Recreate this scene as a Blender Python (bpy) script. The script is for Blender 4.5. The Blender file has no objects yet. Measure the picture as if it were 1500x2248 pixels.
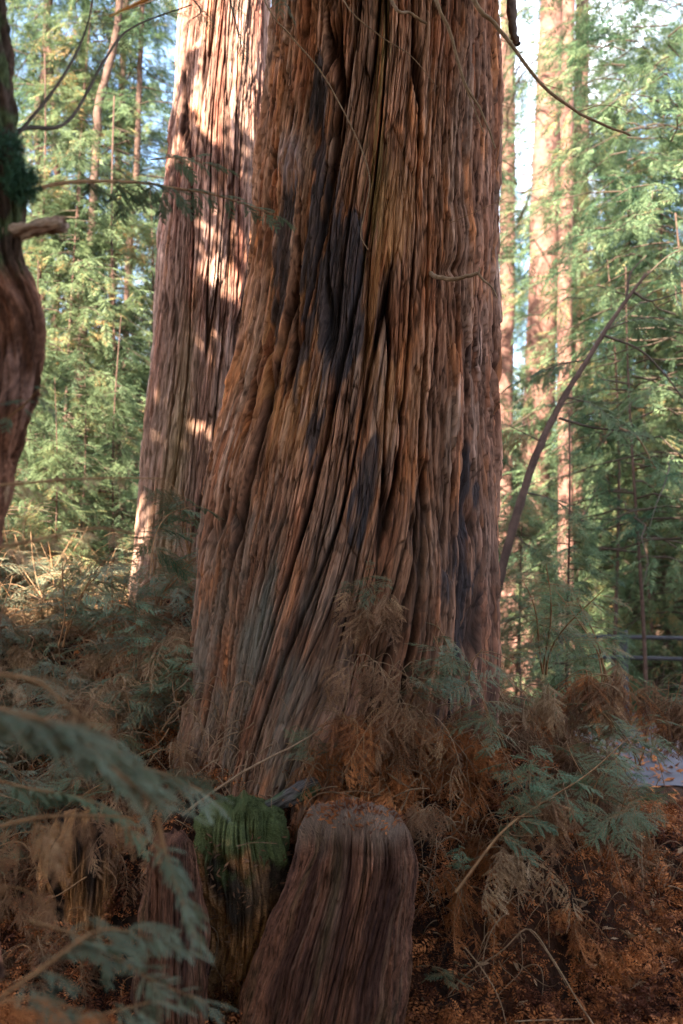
import bpy, math
import numpy as np
from mathutils import Vector

# ------------------------------------------------------------------ camera, world, sun, exposure
sc = bpy.context.scene
COL = sc.collection
PITCH = math.radians(4.5); EYE = 1.6; F = 2187.0
cam_d = bpy.data.cameras.new("camera"); cam = bpy.data.objects.new("camera", cam_d); COL.objects.link(cam)
cam.location = (0, 0, EYE); cam.rotation_euler = (math.pi/2 + PITCH, 0, 0)
cam_d.lens = 35.0; cam_d.sensor_width = 36.0; cam_d.sensor_fit = 'AUTO'
cam_d.clip_start = 0.05; cam_d.clip_end = 2000
cam_d.dof.use_dof = True; cam_d.dof.focus_distance = 5.4; cam_d.dof.aperture_fstop = 1.7
sc.camera = cam

SUN = Vector((-0.36, -0.66, 0.66)).normalized()
world = bpy.data.worlds.new("World"); sc.world = world; world.use_nodes = True
wn = world.node_tree.nodes; wl = world.node_tree.links
bg = wn["Background"]; bg.inputs[1].default_value = 0.095
sky = wn.new("ShaderNodeTexSky"); sky.sky_type = 'NISHITA'; sky.sun_disc = False
sky.sun_elevation = math.asin(SUN.z); sky.sun_rotation = math.atan2(SUN.x, SUN.y)
wtc = wn.new("ShaderNodeTexCoord"); wno = wn.new("ShaderNodeTexNoise"); wno.inputs["Scale"].default_value = 5.0
wno.inputs["Detail"].default_value = 6.0; wno.inputs["Roughness"].default_value = 0.6
wr = wn.new("ShaderNodeValToRGB"); wr.color_ramp.elements[0].position = 0.52; wr.color_ramp.elements[1].position = 0.7
wm = wn.new("ShaderNodeMixRGB"); wm.inputs[2].default_value = (7.0, 7.4, 8.2, 1)
wl.new(wtc.outputs["Generated"], wno.inputs["Vector"]); wl.new(wno.outputs["Fac"], wr.inputs[0])
wl.new(wr.outputs[0], wm.inputs[0]); wl.new(sky.outputs[0], wm.inputs[1]); wl.new(wm.outputs[0], bg.inputs[0])

sun_d = bpy.data.lights.new("sun", 'SUN'); sun_d.energy = 4.2; sun_d.angle = math.radians(0.5); sun_d.color = (1.0, 0.93, 0.82)
sun = bpy.data.objects.new("sun", sun_d); COL.objects.link(sun)
sun.rotation_euler = SUN.to_track_quat('Z', 'Y').to_euler()
sc.view_settings.view_transform = 'Standard'; sc.view_settings.look = 'None'
sc.view_settings.exposure = 3.45; sc.view_settings.gamma = 1.0
sc.cycles.max_bounces = 6; sc.cycles.diffuse_bounces = 3; sc.cycles.glossy_bounces = 1
sc.cycles.transmission_bounces = 2; sc.cycles.transparent_max_bounces = 2
sc.cycles.use_denoising = True; sc.cycles.denoising_prefilter = 'ACCURATE'; sc.cycles.use_adaptive_sampling = False; sc.cycles.sample_clamp_indirect = 4.0

# ------------------------------------------------------------------ helpers
cp, sp = math.cos(PITCH), math.sin(PITCH)
def P(px, py, Y):
    dx = (px-750)/F; dy = (1124-py)/F
    d = np.array([dx, cp-dy*sp, sp+dy*cp]); p = d*(Y/d[1]); p[2] += EYE
    return p
def project(v):
    x, y, z = v[..., 0], v[..., 1], v[..., 2]-EYE
    dep = y*cp+z*sp; up = -y*sp+z*cp
    dep = np.where(dep < 0.1, 0.1, dep)
    return 750+F*x/dep, 1124-F*up/dep
def sm(e0, e1, x):
    t = np.clip((x-e0)/(e1-e0), 0, 1); return t*t*(3-2*t)
_g = np.random.RandomState(7); _ANG = _g.rand(256, 256).astype(np.float32)*2*np.pi
_GX, _GY = np.cos(_ANG), np.sin(_ANG); _R1 = _g.rand(256, 256).astype(np.float32); _R2 = _g.rand(256, 256).astype(np.float32); _R3 = _g.rand(256, 256).astype(np.float32)
def noise(x, y, seed=0):            # 2D gradient noise, about -1..1
    x = np.asarray(x, np.float32)+seed*17.31; y = np.asarray(y, np.float32)+seed*9.77
    xi = np.floor(x).astype(np.int32); yi = np.floor(y).astype(np.int32); fx = x-xi; fy = y-yi
    u = fx*fx*fx*(fx*(fx*6-15)+10); v = fy*fy*fy*(fy*(fy*6-15)+10)
    x0 = xi & 255; x1 = (xi+1) & 255; y0 = yi & 255; y1 = (yi+1) & 255
    a = _GX[x0, y0]*fx+_GY[x0, y0]*fy; b = _GX[x1, y0]*(fx-1)+_GY[x1, y0]*fy
    c = _GX[x0, y1]*fx+_GY[x0, y1]*(fy-1); d = _GX[x1, y1]*(fx-1)+_GY[x1, y1]*(fy-1)
    return ((a*(1-u)+b*u)*(1-v)+(c*(1-u)+d*u)*v)*1.5
def fbm(x, y, o=3, seed=0):
    s = 0; a = 1.0
    for i in range(o):
        s = s+a*noise(x*2**i, y*2**i, seed+i*3); a *= .5
    return s
def voro(x, y, seed=0):             # F1, F2-F1, random id, local y offset in the cell
    x = np.asarray(x, np.float32)+seed*13.7; y = np.asarray(y, np.float32)+seed*7.9
    xi = np.floor(x).astype(np.int32); yi = np.floor(y).astype(np.int32)
    f1 = np.full(x.shape, 9., np.float32); f2 = f1.copy(); idr = np.zeros(x.shape, np.float32); ly = np.zeros(x.shape, np.float32)
    for i in (-1, 0, 1):
        for j in (-1, 0, 1):
            cx = xi+i; cy = yi+j; a = cx & 255; b = cy & 255
            dx = cx+_R1[a, b]-x; dy = cy+_R2[a, b]-y; d = dx*dx+dy*dy
            n = d < f1
            f2 = np.where(n, f1, np.minimum(f2, d)); idr = np.where(n, _R3[a, b], idr); ly = np.where(n, -dy, ly)
            f1 = np.where(n, d, f1)
    return np.sqrt(f1), np.sqrt(f2)-np.sqrt(f1), idr, ly
def mixc(c, d, m): return c*(1-m[..., None])+np.asarray(d, np.float32)*m[..., None]

def mesh_np(name, verts, quads, tris=None, mats=(), midx=None, color=None, flow=None, smooth=True):
    me = bpy.data.meshes.new(name)
    verts = np.ascontiguousarray(verts, np.float32).reshape(-1, 3)
    parts = []; starts = []; n = 0
    if quads is not None and len(quads): parts.append(np.asarray(quads, np.int32).reshape(-1)); starts.append(np.arange(len(quads))*4); n = len(quads)*4
    if tris is not None and len(tris): parts.append(np.asarray(tris, np.int32).reshape(-1)); starts.append(n+np.arange(len(tris))*3)
    li = np.concatenate(parts).astype(np.int32); ls = np.concatenate(starts).astype(np.int32)
    me.vertices.add(len(verts)); me.vertices.foreach_set("co", verts.ravel())
    me.loops.add(len(li)); me.loops.foreach_set("vertex_index", li)
    me.polygons.add(len(ls)); me.polygons.foreach_set("loop_start", ls)
    if midx is not None: me.polygons.foreach_set("material_index", np.asarray(midx, np.int32))
    if smooth: me.polygons.foreach_set("use_smooth", np.ones(len(ls), bool))
    if color is not None:
        a = me.attributes.new("tint", 'FLOAT_COLOR', 'POINT')
        c = np.ones((len(verts), 4), np.float32); c[:, :3] = color.reshape(-1, 3); a.data.foreach_set("color", c.ravel())
    if flow is not None:
        a = me.attributes.new("flow", 'FLOAT_VECTOR', 'POINT'); a.data.foreach_set("vector", np.ascontiguousarray(flow, np.float32).ravel())
    for m in mats: me.materials.append(m)
    me.update(calc_edges=True)
    return me
def link(name, me, parent=None, loc=None):
    o = bpy.data.objects.new(name, me); COL.objects.link(o)
    if parent is not None: o.parent = parent
    if loc is not None: o.location = loc
    return o
def tag(o, label=None, cat=None, group=None, kind=None):
    if label: o["label"] = label
    if cat: o["category"] = cat
    if group: o["group"] = group
    if kind: o["kind"] = kind
    return o
def empty(name, loc=(0, 0, 0)):
    return link(name, None, None, loc)

class Soup:
    """collects quads (needles, leaves) and tubes (stems) into one mesh"""
    def __init__(s): s.v = []; s.q = []; s.n = 0
    def add(s, v, q):
        s.v.append(np.asarray(v, np.float32).reshape(-1, 3)); s.q.append(np.asarray(q, np.int64).reshape(-1, 4)+s.n); s.n += len(s.v[-1])
    def quads(s, v4):
        v4 = np.asarray(v4, np.float32).reshape(-1, 4, 3); s.add(v4, np.arange(len(v4)*4).reshape(-1, 4))
    def tube(s, pts, rad, k=5, rough=0, seed=0):
        pts = np.asarray(pts, float); n = len(pts); rad = np.broadcast_to(np.asarray(rad, float), (n,))
        t = np.gradient(pts, axis=0); t /= np.linalg.norm(t, axis=1)[:, None]+1e-9
        ref = np.array([0.31, 0.2, 0.93]) if abs(t[0][2]) < .9 else np.array([1., .1, 0])
        a = np.cross(t, ref); a /= np.linalg.norm(a, axis=1)[:, None]+1e-9; b = np.cross(t, a)
        th = np.arange(k)*2*np.pi/k
        rr = rad[:, None]*np.ones(k)
        if rough: rr = rr*(1+rough*np.random.RandomState(seed).randn(n, k))
        v = pts[:, None]+rr[..., None]*(np.cos(th)[None, :, None]*a[:, None]+np.sin(th)[None, :, None]*b[:, None])
        i = np.arange(n-1)[:, None]*k; j = np.arange(k); j2 = (j+1) % k
        s.add(v, np.stack([i+j, i+j2, i+k+j2, i+k+j], -1).reshape(-1, 4))
    def xf(s, other, M, T):          # add a transformed copy of another soup; M (m,3,3), T (m,3)
        V, Q = other.arrays(); M = np.asarray(M).reshape(-1, 3, 3); T = np.asarray(T).reshape(-1, 3)
        W = np.einsum('mij,nj->mni', M, V)+T[:, None]
        m, n = len(M), len(V)
        s.add(W.reshape(-1, 3), (Q[None]+np.arange(m)[:, None, None]*n).reshape(-1, 4))
    def arrays(s): return np.concatenate(s.v), np.concatenate(s.q)
    def build(s, name, mat, parent=None, smooth=False):
        V, Q = s.arrays(); return link(name, mesh_np(name, V, Q, mats=[mat], smooth=smooth), parent)
    def mesh(s, name, mat, smooth=False):
        V, Q = s.arrays(); return mesh_np(name, V, Q, mats=[mat], smooth=smooth)
def rotm(ax, ay, az):
    ax, ay, az = np.broadcast_arrays(ax, ay, az); z = np.zeros_like(ax, float); o = z+1
    X = np.stack([o, z, z, z, np.cos(ax), -np.sin(ax), z, np.sin(ax), np.cos(ax)], -1).reshape(ax.shape+(3, 3))
    Y = np.stack([np.cos(ay), z, np.sin(ay), z, o, z, -np.sin(ay), z, np.cos(ay)], -1).reshape(ax.shape+(3, 3))
    Z = np.stack([np.cos(az), -np.sin(az), z, np.sin(az), np.cos(az), z, z, z, o], -1).reshape(ax.shape+(3, 3))
    return Z@Y@X
def curve(pts, n=24):
    """smooth path through the points (Catmull-Rom)"""
    p = np.asarray(pts, float); p = np.vstack([2*p[0]-p[1], p, 2*p[-1]-p[-2]]); m = len(p)-3; out = []
    for t in np.linspace(0, m-1e-6, n):
        i = int(t); f = t-i; a, b, c, d = p[i:i+4]
        out.append(.5*((2*b)+(c-a)*f+(2*a-5*b+4*c-d)*f*f+(3*b-a-3*c+d)*f**3))
    return np.array(out)

# ------------------------------------------------------------------ materials
def nodes(m): return m.node_tree.nodes, m.node_tree.links
def mat_bark(name, bump=0.006, fibre=(160, 9, 1), rough=0.9, contrast=0.5):
    m = bpy.data.materials.new(name); m.use_nodes = True; N, L = nodes(m); b = N["Principled BSDF"]
    b.inputs["Roughness"].default_value = rough; b.inputs["Specular IOR Level"].default_value = 0.04
    at = N.new("ShaderNodeAttribute"); at.attribute_name = "tint"; fl = N.new("ShaderNodeAttribute"); fl.attribute_name = "flow"
    mp = N.new("ShaderNodeMapping"); mp.inputs["Scale"].default_value = fibre; L.new(fl.outputs["Vector"], mp.inputs["Vector"])
    n1 = N.new("ShaderNodeTexNoise"); n1.inputs["Scale"].default_value = 1; n1.inputs["Detail"].default_value = 5; n1.inputs["Roughness"].default_value = .65
    L.new(mp.outputs[0], n1.inputs["Vector"])
    mr = N.new("ShaderNodeMapRange"); mr.inputs[1].default_value = .3; mr.inputs[2].default_value = .7
    mr.inputs[3].default_value = 1-contrast; mr.inputs[4].default_value = 1+contrast*.7; L.new(n1.outputs["Fac"], mr.inputs[0])
    mx = N.new("ShaderNodeMixRGB"); mx.blend_type = 'MULTIPLY'; mx.inputs[0].default_value = 1
    L.new(at.outputs["Color"], mx.inputs[1]); L.new(mr.outputs[0], mx.inputs[2]); L.new(mx.outputs[0], b.inputs["Base Color"])
    bp = N.new("ShaderNodeBump"); bp.inputs["Distance"].default_value = bump; bp.inputs["Strength"].default_value = 1
    L.new(n1.outputs["Fac"], bp.inputs["Height"]); L.new(bp.outputs[0], b.inputs["Normal"])
    return m
def mat_leaf(name, c1, c2, trans=0.35, rough=0.55, noise_scale=1.2, c3=None):
    m = bpy.data.materials.new(name); m.use_nodes = True; N, L = nodes(m); b = N["Principled BSDF"]
    b.inputs["Roughness"].default_value = rough; b.inputs["Specular IOR Level"].default_value = 0.12
    g = N.new("ShaderNodeNewGeometry"); oi = N.new("ShaderNodeObjectInfo")
    no = N.new("ShaderNodeTexNoise"); no.inputs["Scale"].default_value = noise_scale; no.inputs["Detail"].default_value = 3
    L.new(g.outputs["Position"], no.inputs["Vector"])
    a1 = N.new("ShaderNodeMath"); a1.operation = 'MULTIPLY_ADD'; a1.inputs[1].default_value = .45
    L.new(g.outputs["Random Per Island"], a1.inputs[0])
    a2 = N.new("ShaderNodeMath"); a2.operation = 'MULTIPLY_ADD'; a2.inputs[1].default_value = 2.3; a2.inputs[2].default_value = -1.0
    L.new(no.outputs["Fac"], a2.inputs[0]); L.new(a2.outputs[0], a1.inputs[2])
    a3 = N.new("ShaderNodeMath"); a3.operation = 'MULTIPLY_ADD'; a3.inputs[1].default_value = .25
    L.new(oi.outputs["Random"], a3.inputs[0]); L.new(a1.outputs[0], a3.inputs[2])
    r = N.new("ShaderNodeValToRGB"); e = r.color_ramp.elements
    e[0].position = .15; e[0].color = (*c1, 1); e[1].position = .85; e[1].color = (*c2, 1)
    if c3: x = e.new(.97); x.color = (*c3, 1)
    L.new(a3.outputs[0], r.inputs[0]); L.new(r.outputs[0], b.inputs["Base Color"])
    if trans:
        t = N.new("ShaderNodeBsdfTranslucent"); L.new(r.outputs[0], t.inputs[0])
        s = N.new("ShaderNodeMixShader"); s.inputs[0].default_value = trans
        L.new(b.outputs[0], s.inputs[1]); L.new(t.outputs[0], s.inputs[2]); L.new(s.outputs[0], N["Material Output"].inputs[0])
    return m
def mat_wood(name, c1, c2, scale=14, bump=.004, rough=.85):
    m = bpy.data.materials.new(name); m.use_nodes = True; N, L = nodes(m); b = N["Principled BSDF"]
    b.inputs["Roughness"].default_value = rough; b.inputs["Specular IOR Level"].default_value = .06
    tc = N.new("ShaderNodeTexCoord"); n = N.new("ShaderNodeTexNoise"); n.inputs["Scale"].default_value = scale; n.inputs["Detail"].default_value = 6
    n.inputs["Roughness"].default_value = .65
    L.new(tc.outputs["Object"], n.inputs["Vector"])
    r = N.new("ShaderNodeValToRGB"); e = r.color_ramp.elements; e[0].position = .3; e[0].color = (*c1, 1); e[1].position = .7; e[1].color = (*c2, 1)
    L.new(n.outputs["Fac"], r.inputs[0]); L.new(r.outputs[0], b.inputs["Base Color"])
    bp = N.new("ShaderNodeBump"); bp.inputs["Distance"].default_value = bump; L.new(n.outputs["Fac"], bp.inputs["Height"]); L.new(bp.outputs[0], b.inputs["Normal"])
    return m
M = {}
M['bark'] = mat_bark("redwood_bark", .006, (190, 9, 1), .92, .5)
M['bark2'] = mat_bark("smooth_bark", .006, (110, 28, 1), .85, .6)
M['stump'] = mat_bark("weathered_wood", .007, (230, 14, 1), .9, .85)
M['moss'] = mat_bark("mossy_wood", .01, (220, 150, 1), .95, .6)
M['ground'] = mat_bark("forest_soil", .012, (60, 60, 1), 1, .6)
M['green_near'] = mat_leaf("blue_green_needles", (.055, .09, .045), (.14, .195, .10), .25, .5, 3)
M['green_fresh'] = mat_leaf("fresh_green_needles", (.07, .16, .08), (.16, .30, .16), .3, .5, 4)
M['green_mid'] = mat_leaf("understorey_needles", (.06, .09, .045), (.19, .23, .10), .4, .5, 1.5, (.35, .2, .08))
M['green_far'] = mat_leaf("sunlit_needles", (.04, .08, .04), (.21, .262, .12), .42, .5, 1.1, (.46, .32, .14))
M['green_shade'] = mat_leaf("canopy_needles", (.03, .07, .035), (.07, .12, .05), .15, .5, .7)
M['green_skylit'] = mat_leaf("skylit_blue_green_needles", (.085, .11, .065), (.22, .25, .155), .3, .5, 4)  # needles lightened in the colour, as if catching skylight
M['green_moss'] = mat_leaf('moss_green', (.05, .06, .022), (.165, .175, .065), .2, .8, 8)
M['dead'] = mat_leaf("dead_brown_needles", (.10, .042, .02), (.34, .165, .08), .15, .8, 5, (.5, .29, .14))
M['dead_red'] = mat_leaf("dead_rust_needles", (.09, .025, .01), (.52, .17, .05), .15, .8, 5)
M['dead_tan'] = mat_leaf("dead_tan_needles", (.24, .13, .065), (.52, .32, .17), .15, .8, 5)
M['orange_leaf'] = mat_leaf("orange_leaf", (.45, .14, .03), (.65, .26, .06), .3, .6, 8)
M['maple'] = mat_leaf("dry_maple_leaf", (.22, .12, .06), (.42, .24, .12), .2, .7, 8)
M['twig'] = mat_wood("pale_twig", (.13, .07, .035), (.30, .17, .09), 30, .001)
M['twig_red'] = mat_wood("rusty_twig", (.15, .07, .03), (.32, .16, .07), 30, .001)
M['twig_dark'] = mat_wood("dark_twig", (.05, .035, .025), (.12, .08, .055), 30, .001)
M['trunk_far'] = mat_wood("far_redwood_bark", (.11, .05, .035), (.26, .135, .10), 9, .03)
M['trunk_dark'] = mat_wood("far_dark_bark", (.06, .035, .026), (.15, .085, .06), 9, .02)
M['rail'] = mat_wood("weathered_rail", (.045, .04, .04), (.10, .09, .09), 8, .003, .35)
M['path'] = mat_wood("dusty_path", (.10, .085, .085), (.16, .135, .135), 3, .004, .95)

# ------------------------------------------------------------------ terrain
def G(x, y):
    x = np.asarray(x, float); y = np.asarray(y, float)
    g = -0.45+0.03*np.clip(y-3, 0, 5)
    front = sm(4.72, 5.3, y-.25*sm(.3, .9, x)+.25*sm(-.2, .9, x)*(1-sm(5.0, 6.5, y)))
    g = g+.98*front*sm(1.75, .75, np.abs(x-.02))*sm(9, 7.3, y)                   # root mound
    g = g+.55*np.exp(-(((x-1.75)/.75)**2+((y-6.1)/1.0)**2))
    g = g+.45*sm(-.8, -1.6, x)*sm(4.9, 5.6, y)+1.15*sm(0, -1.3, x)*sm(5.5, 7.8, y)+1.5*sm(-.6, -4.5, x)*sm(6.5, 13, y)   # bank
    g = g+.22*sm(7, 9, y)*sm(-1, 2, x)
    return g+.05*fbm(x*1.1, y*1.1, 3, 4)*(1-sm(30, 60, y))+1.5*sm(40, 140, np.hypot(x, y))
def grid_ground():
    a = np.concatenate([-np.geomspace(300, 8.2, 40), np.linspace(-8, 8, 300), np.geomspace(8.2, 300, 40)])
    b = np.concatenate([-np.geomspace(200, 3.3, 20), np.linspace(-3, 13, 320), np.geomspace(13.2, 400, 60)])
    X, Y = np.meshgrid(a, b); Z = G(X, Y)+.015*noise(X*9, Y*9, 2)
    V = np.stack([X, Y, Z], -1); ny, nx = X.shape
    i = np.arange(ny-1)[:, None]*nx+np.arange(nx-1); q = np.stack([i, i+1, i+nx+1, i+nx], -1).reshape(-1, 4)
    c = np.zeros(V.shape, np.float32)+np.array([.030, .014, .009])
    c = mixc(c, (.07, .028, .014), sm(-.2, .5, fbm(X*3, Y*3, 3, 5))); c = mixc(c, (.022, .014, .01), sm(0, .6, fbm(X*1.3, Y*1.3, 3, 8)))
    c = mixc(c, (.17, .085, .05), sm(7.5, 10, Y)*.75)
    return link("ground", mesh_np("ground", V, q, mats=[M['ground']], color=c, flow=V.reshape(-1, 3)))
tag(grid_ground(), "red brown forest floor of soil and needle litter rising to a bank", "ground", kind="structure")
def path():
    xs = np.linspace(2.35, 16, 80); ys = np.linspace(0, 1, 30); U, W = np.meshgrid(xs, ys)
    Y = 8.6+W*6.0+(U-1.9)*.12; Z = G(U, Y)+.02
    V = np.stack([U, Y, Z], -1); nx = len(xs); i = np.arange(len(ys)-1)[:, None]*nx+np.arange(nx-1)
    o = link("path", mesh_np("path", V, np.stack([i, i+1, i+nx+1, i+nx], -1).reshape(-1, 4), mats=[M['path']]))
    tag(o, "pale dusty footpath beyond the tangled mound", "path", kind="structure")
path()

# ------------------------------------------------------------------ bark surfaces
def bark_surface(name, table, Y0, mat, nth, nz, amp, colour, shape=None, focus=.5, lean=None, parent=None, scale=1.0, cap=False, top_extra=None, seed=0):
    """table rows: (py, left px, right px) of the silhouette at depth Y0; rows run top to bottom"""
    T = np.array(table, float); rows = []
    for py, l, r in T:
        aL = math.atan((l-750)/F); aR = math.atan((r-750)/F); a = (aL+aR)/2; h = (aR-aL)/2
        pz = P((l+r)/2, py, Y0)[2]; rows.append((pz, Y0*math.tan(a), Y0/math.cos(a)*math.sin(h)))
    rows = np.array(rows)[::-1]
    if top_extra: rows = np.vstack([rows, top_extra])
    zmin, zmax = rows[0, 0], rows[-1, 0]
    zs = np.linspace(zmin, zmax, nz)
    k = max(3, nz//60); ker = np.hanning(2*k+1); ker /= ker.sum()
    def itp(c):
        v = np.interp(zs, rows[:, 0], rows[:, c]); return np.convolve(np.pad(v, k, mode='reflect', reflect_type='odd'), ker, 'valid')
    cx, R = itp(1), itp(2)
    s = np.arange(nth)/nth; th = 2*np.pi*s+focus*np.sin(2*np.pi*s)
    TH, Z = np.meshgrid(th, zs); CX = cx[:, None]; RR = R[:, None]*np.ones_like(TH)
    Rm = R.mean(); U = (TH-np.pi)*Rm
    if cap: U = .45*U+.75*RR*np.sin(TH-np.pi)
    if lean is not None: U = U+lean(TH-np.pi, Z)
    nx_, ny_ = -np.sin(TH), np.cos(TH)
    base = np.stack([CX+RR*nx_, Y0+RR*ny_, Z], -1); px, py = project(base)
    h, info = amp(U/scale, Z/scale, px, py, seed)
    h = h*scale
    if shape is not None: h = h+shape(TH-np.pi, Z, px, py)
    Rn = RR+h
    if cap: Rn = Rn+.035*noise(np.cos(TH)*1.5+9, Z*3+np.sin(TH)*1.5, seed+2)
    V = np.stack([CX+Rn*nx_, Y0+Rn*ny_, Z], -1)
    if cap:                                                              # rounded, uneven top
        m = 70; aa = np.linspace(0, 1, m+1)[1:]*np.pi/2; rho = np.cos(aa)**.62; rise = cap*np.sin(aa)
        last = V[-1]; cen = last.mean(0); rho = rho[:, None, None]
        fr = np.fft.rfft(last, axis=0); fr[5:] = 0; ls = np.fft.irfft(fr, nth, axis=0); b_ = sm(0, .4, np.linspace(0, 1, m+1)[1:])[:, None, None]
        W = cen+(last*(1-b_)+ls*b_-cen)*rho; W[..., 2] = last[:, 2].mean()+rise[:, None]+(1-rho[..., 0]**2)*(-.12*(W[..., 1]-cen[1])-.10*(W[..., 0]-cen[0]))
        W[..., 2] += (1-rho[..., 0]**3)*(.035*fbm(W[..., 0]*7, W[..., 1]*7, 3, seed)+.02*noise(W[..., 0]*25, W[..., 1]*25, seed+1))
        V = np.concatenate([V, W], 0); px, py = project(V)
        ext = lambda A: np.concatenate([A, np.repeat(A[-1:], m, 0)], 0)
        info = {k2: ext(v2) for k2, v2 in info.items()}; h = ext(h); TH = ext(TH)
        w = np.concatenate([np.zeros(nz), 1-np.cos(aa)**2])[:, None]; info['f'] = info['f']*(1-w)
        U = ext(U)*(1-w)+(V[..., 0]-cen[0])*.5*w; Z = np.concatenate([Z, Z[-1:]-(W[..., 1]-last[..., 1])*8+(W[..., 2]-last[..., 2])], 0)
        for k2 in ('k', 'k2', 'f4'):
            if k2 in info: info[k2] = info[k2]*(1-w)+(w*(.5+.6*noise(V[..., 0]*30, V[..., 1]*30, 9)) if k2 != 'f4' else w*(1-sm(0, .12, np.abs(noise(V[..., 0]*9, V[..., 1]*14, 8))))); info['u'] = U
        nz += m
    C = colour(U/scale, Z/scale, px, py, h, info, seed)
    i = np.arange(nz-1)[:, None]*nth; j = np.arange(nth); j2 = (j+1) % nth
    q = np.stack([i+j, i+j2, i+nth+j2, i+nth+j], -1).reshape(-1, 4)
    fl = np.stack([U, Z, TH*0], -1).reshape(-1, 3)
    o = link(name, mesh_np(name, V, q, mats=[mat], color=np.clip(C, .005, .8), flow=fl), parent); o['grid'] = (nth, nz); return o

def redwood_amp(u, v, px, py, seed):
    wild = sm(-.35, .5, noise(u*1.3, v*.5, 21+seed))*(1-.6*sm(900, 1250, py))
    u = u+.055*noise(u*1.1, v*.45, 1+seed)+.008*noise(u*5, v*1.6, 2+seed)+.003*wild*noise(u*16, v*6, 3+seed)
    a = noise(u*7.5, v*.30, 4+seed); f1 = 1-sm(.015, .095, np.abs(a))
    b = noise(u*15, v*.6, 5+seed); f2 = 1-sm(.01, .11, np.abs(b))
    c = noise(u*36, v*1.7, 6+seed); f3 = 1-sm(0, .2, np.abs(c))
    g4 = noise(u*36+.25*noise(u*9, v*3, 28), v*1.9, 27+seed); f4 = (1-sm(0, .10, np.abs(g4)))*sm(-.35, .15, noise(u*12, v*2.2, 29+seed))
    d1, e1, id1, ly1 = voro(u*15, v*.95, 7+seed)
    d2, e2, id2, ly2 = voro(u*36, v*2.6, 8+seed)
    d3, e3, id3, ly3 = voro(u*62, v*5.0, 18+seed)
    lay = lambda n, k: (np.floor(n*k)+sm(.35, .65, n*k-np.floor(n*k)))/k              # terraces: torn layers
    h = .035*noise(u*2.2, v*.45, 9+seed)*(1-.5*sm(900, 1200, py))-.085*f1*(.65+.35*sm(-.3, .3, noise(u*3, v*1.1, 24+seed)))-.034*f2*sm(-.5, .2, noise(u*5, v*1.3, 25+seed))-.013*f3-.009*f4
    h = h+.030*lay(noise(u*9, v*.8, 26+seed), 4)+(id1-.5)*.030*(1-.6*sm(900, 1200, py))-ly1*.018*wild+((id2-.5)*.022-ly2*.009)*(1-.4*sm(900, 1200, py))+(id3-.5)*.007-ly3*.004
    h = h-.008*(1-sm(0, .06, e1))-.005*(1-sm(0, .08, e2))+.004*noise(u*120, v*6, 11+seed)
    return h, dict(u=u, f1=f1, f2=f2, f3=f3, f4=f4, e2=e2, id1=id1, id2=id2, id3=id3, wild=wild)
def redwood_colour(u, v, px, py, h, I, seed, pal=0):
    u = I['u']; ones = np.ones(u.shape+(1,), np.float32)
    C = ones*np.array([.31, .175, .115] if pal == 0 else [.34, .205, .155])
    C = mixc(C, (.25, .11, .06) if pal == 0 else (.27, .12, .085), sm(-.1, .6, noise(u*9, v*1.2, 31+seed)+.5*(I['id1']-.5)))
    C = mixc(C, (.30, .215, .165) if pal == 0 else (.44, .31, .25), sm(.35, .95, I['id2'])*sm(-.3, .5, noise(u*4, v*.8, 33+seed))*.8)
    C = mixc(C, (.42, .18, .08) if pal == 0 else (.42, .2, .11), sm(.25, .75, noise(u*11, v*1.6, 35+seed)+.35*noise(u*60, v*6, 36))*.85)
    C = mixc(C, (.035, .018, .014), np.clip(I['f1']*.95+I['f2']*.7+I['f3']*.12, 0, .95))  # furrows: darker inner bark, blackened further as painted shade
    C = C*(.86+.28*I['id3'][..., None])*(.72+.56*I['id2'][..., None])*(.75+.5*I['id1'][..., None])
    C = C*np.array([1.07, .83, .67] if pal == 0 else [1.0, .88, .82])*(1-.75*I['f4'][..., None])*(1-.5*np.clip(I['f3']-.3, 0, 1)[..., None])*(1-.4*(1-sm(0, .10, I['e2']))[..., None])  # cracks and flake edges darkened, small shadow lines in the colour
    C = C*np.clip(1.12+.55*noise(u*62, v*2.6, 37)+.38*noise(u*125, v*6, 38), .4, 2)[..., None]*(1-.45*sm(.40, .5, noise(u*42, v*9, 39)))[..., None]
    return C
def ell(px, py, cx, cy, rx, ry, rot=0):
    c, s = math.cos(rot), math.sin(rot); dx, dy = px-cx, py-cy
    return np.sqrt(((dx*c+dy*s)/rx)**2+((-dx*s+dy*c)/ry)**2)

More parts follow.
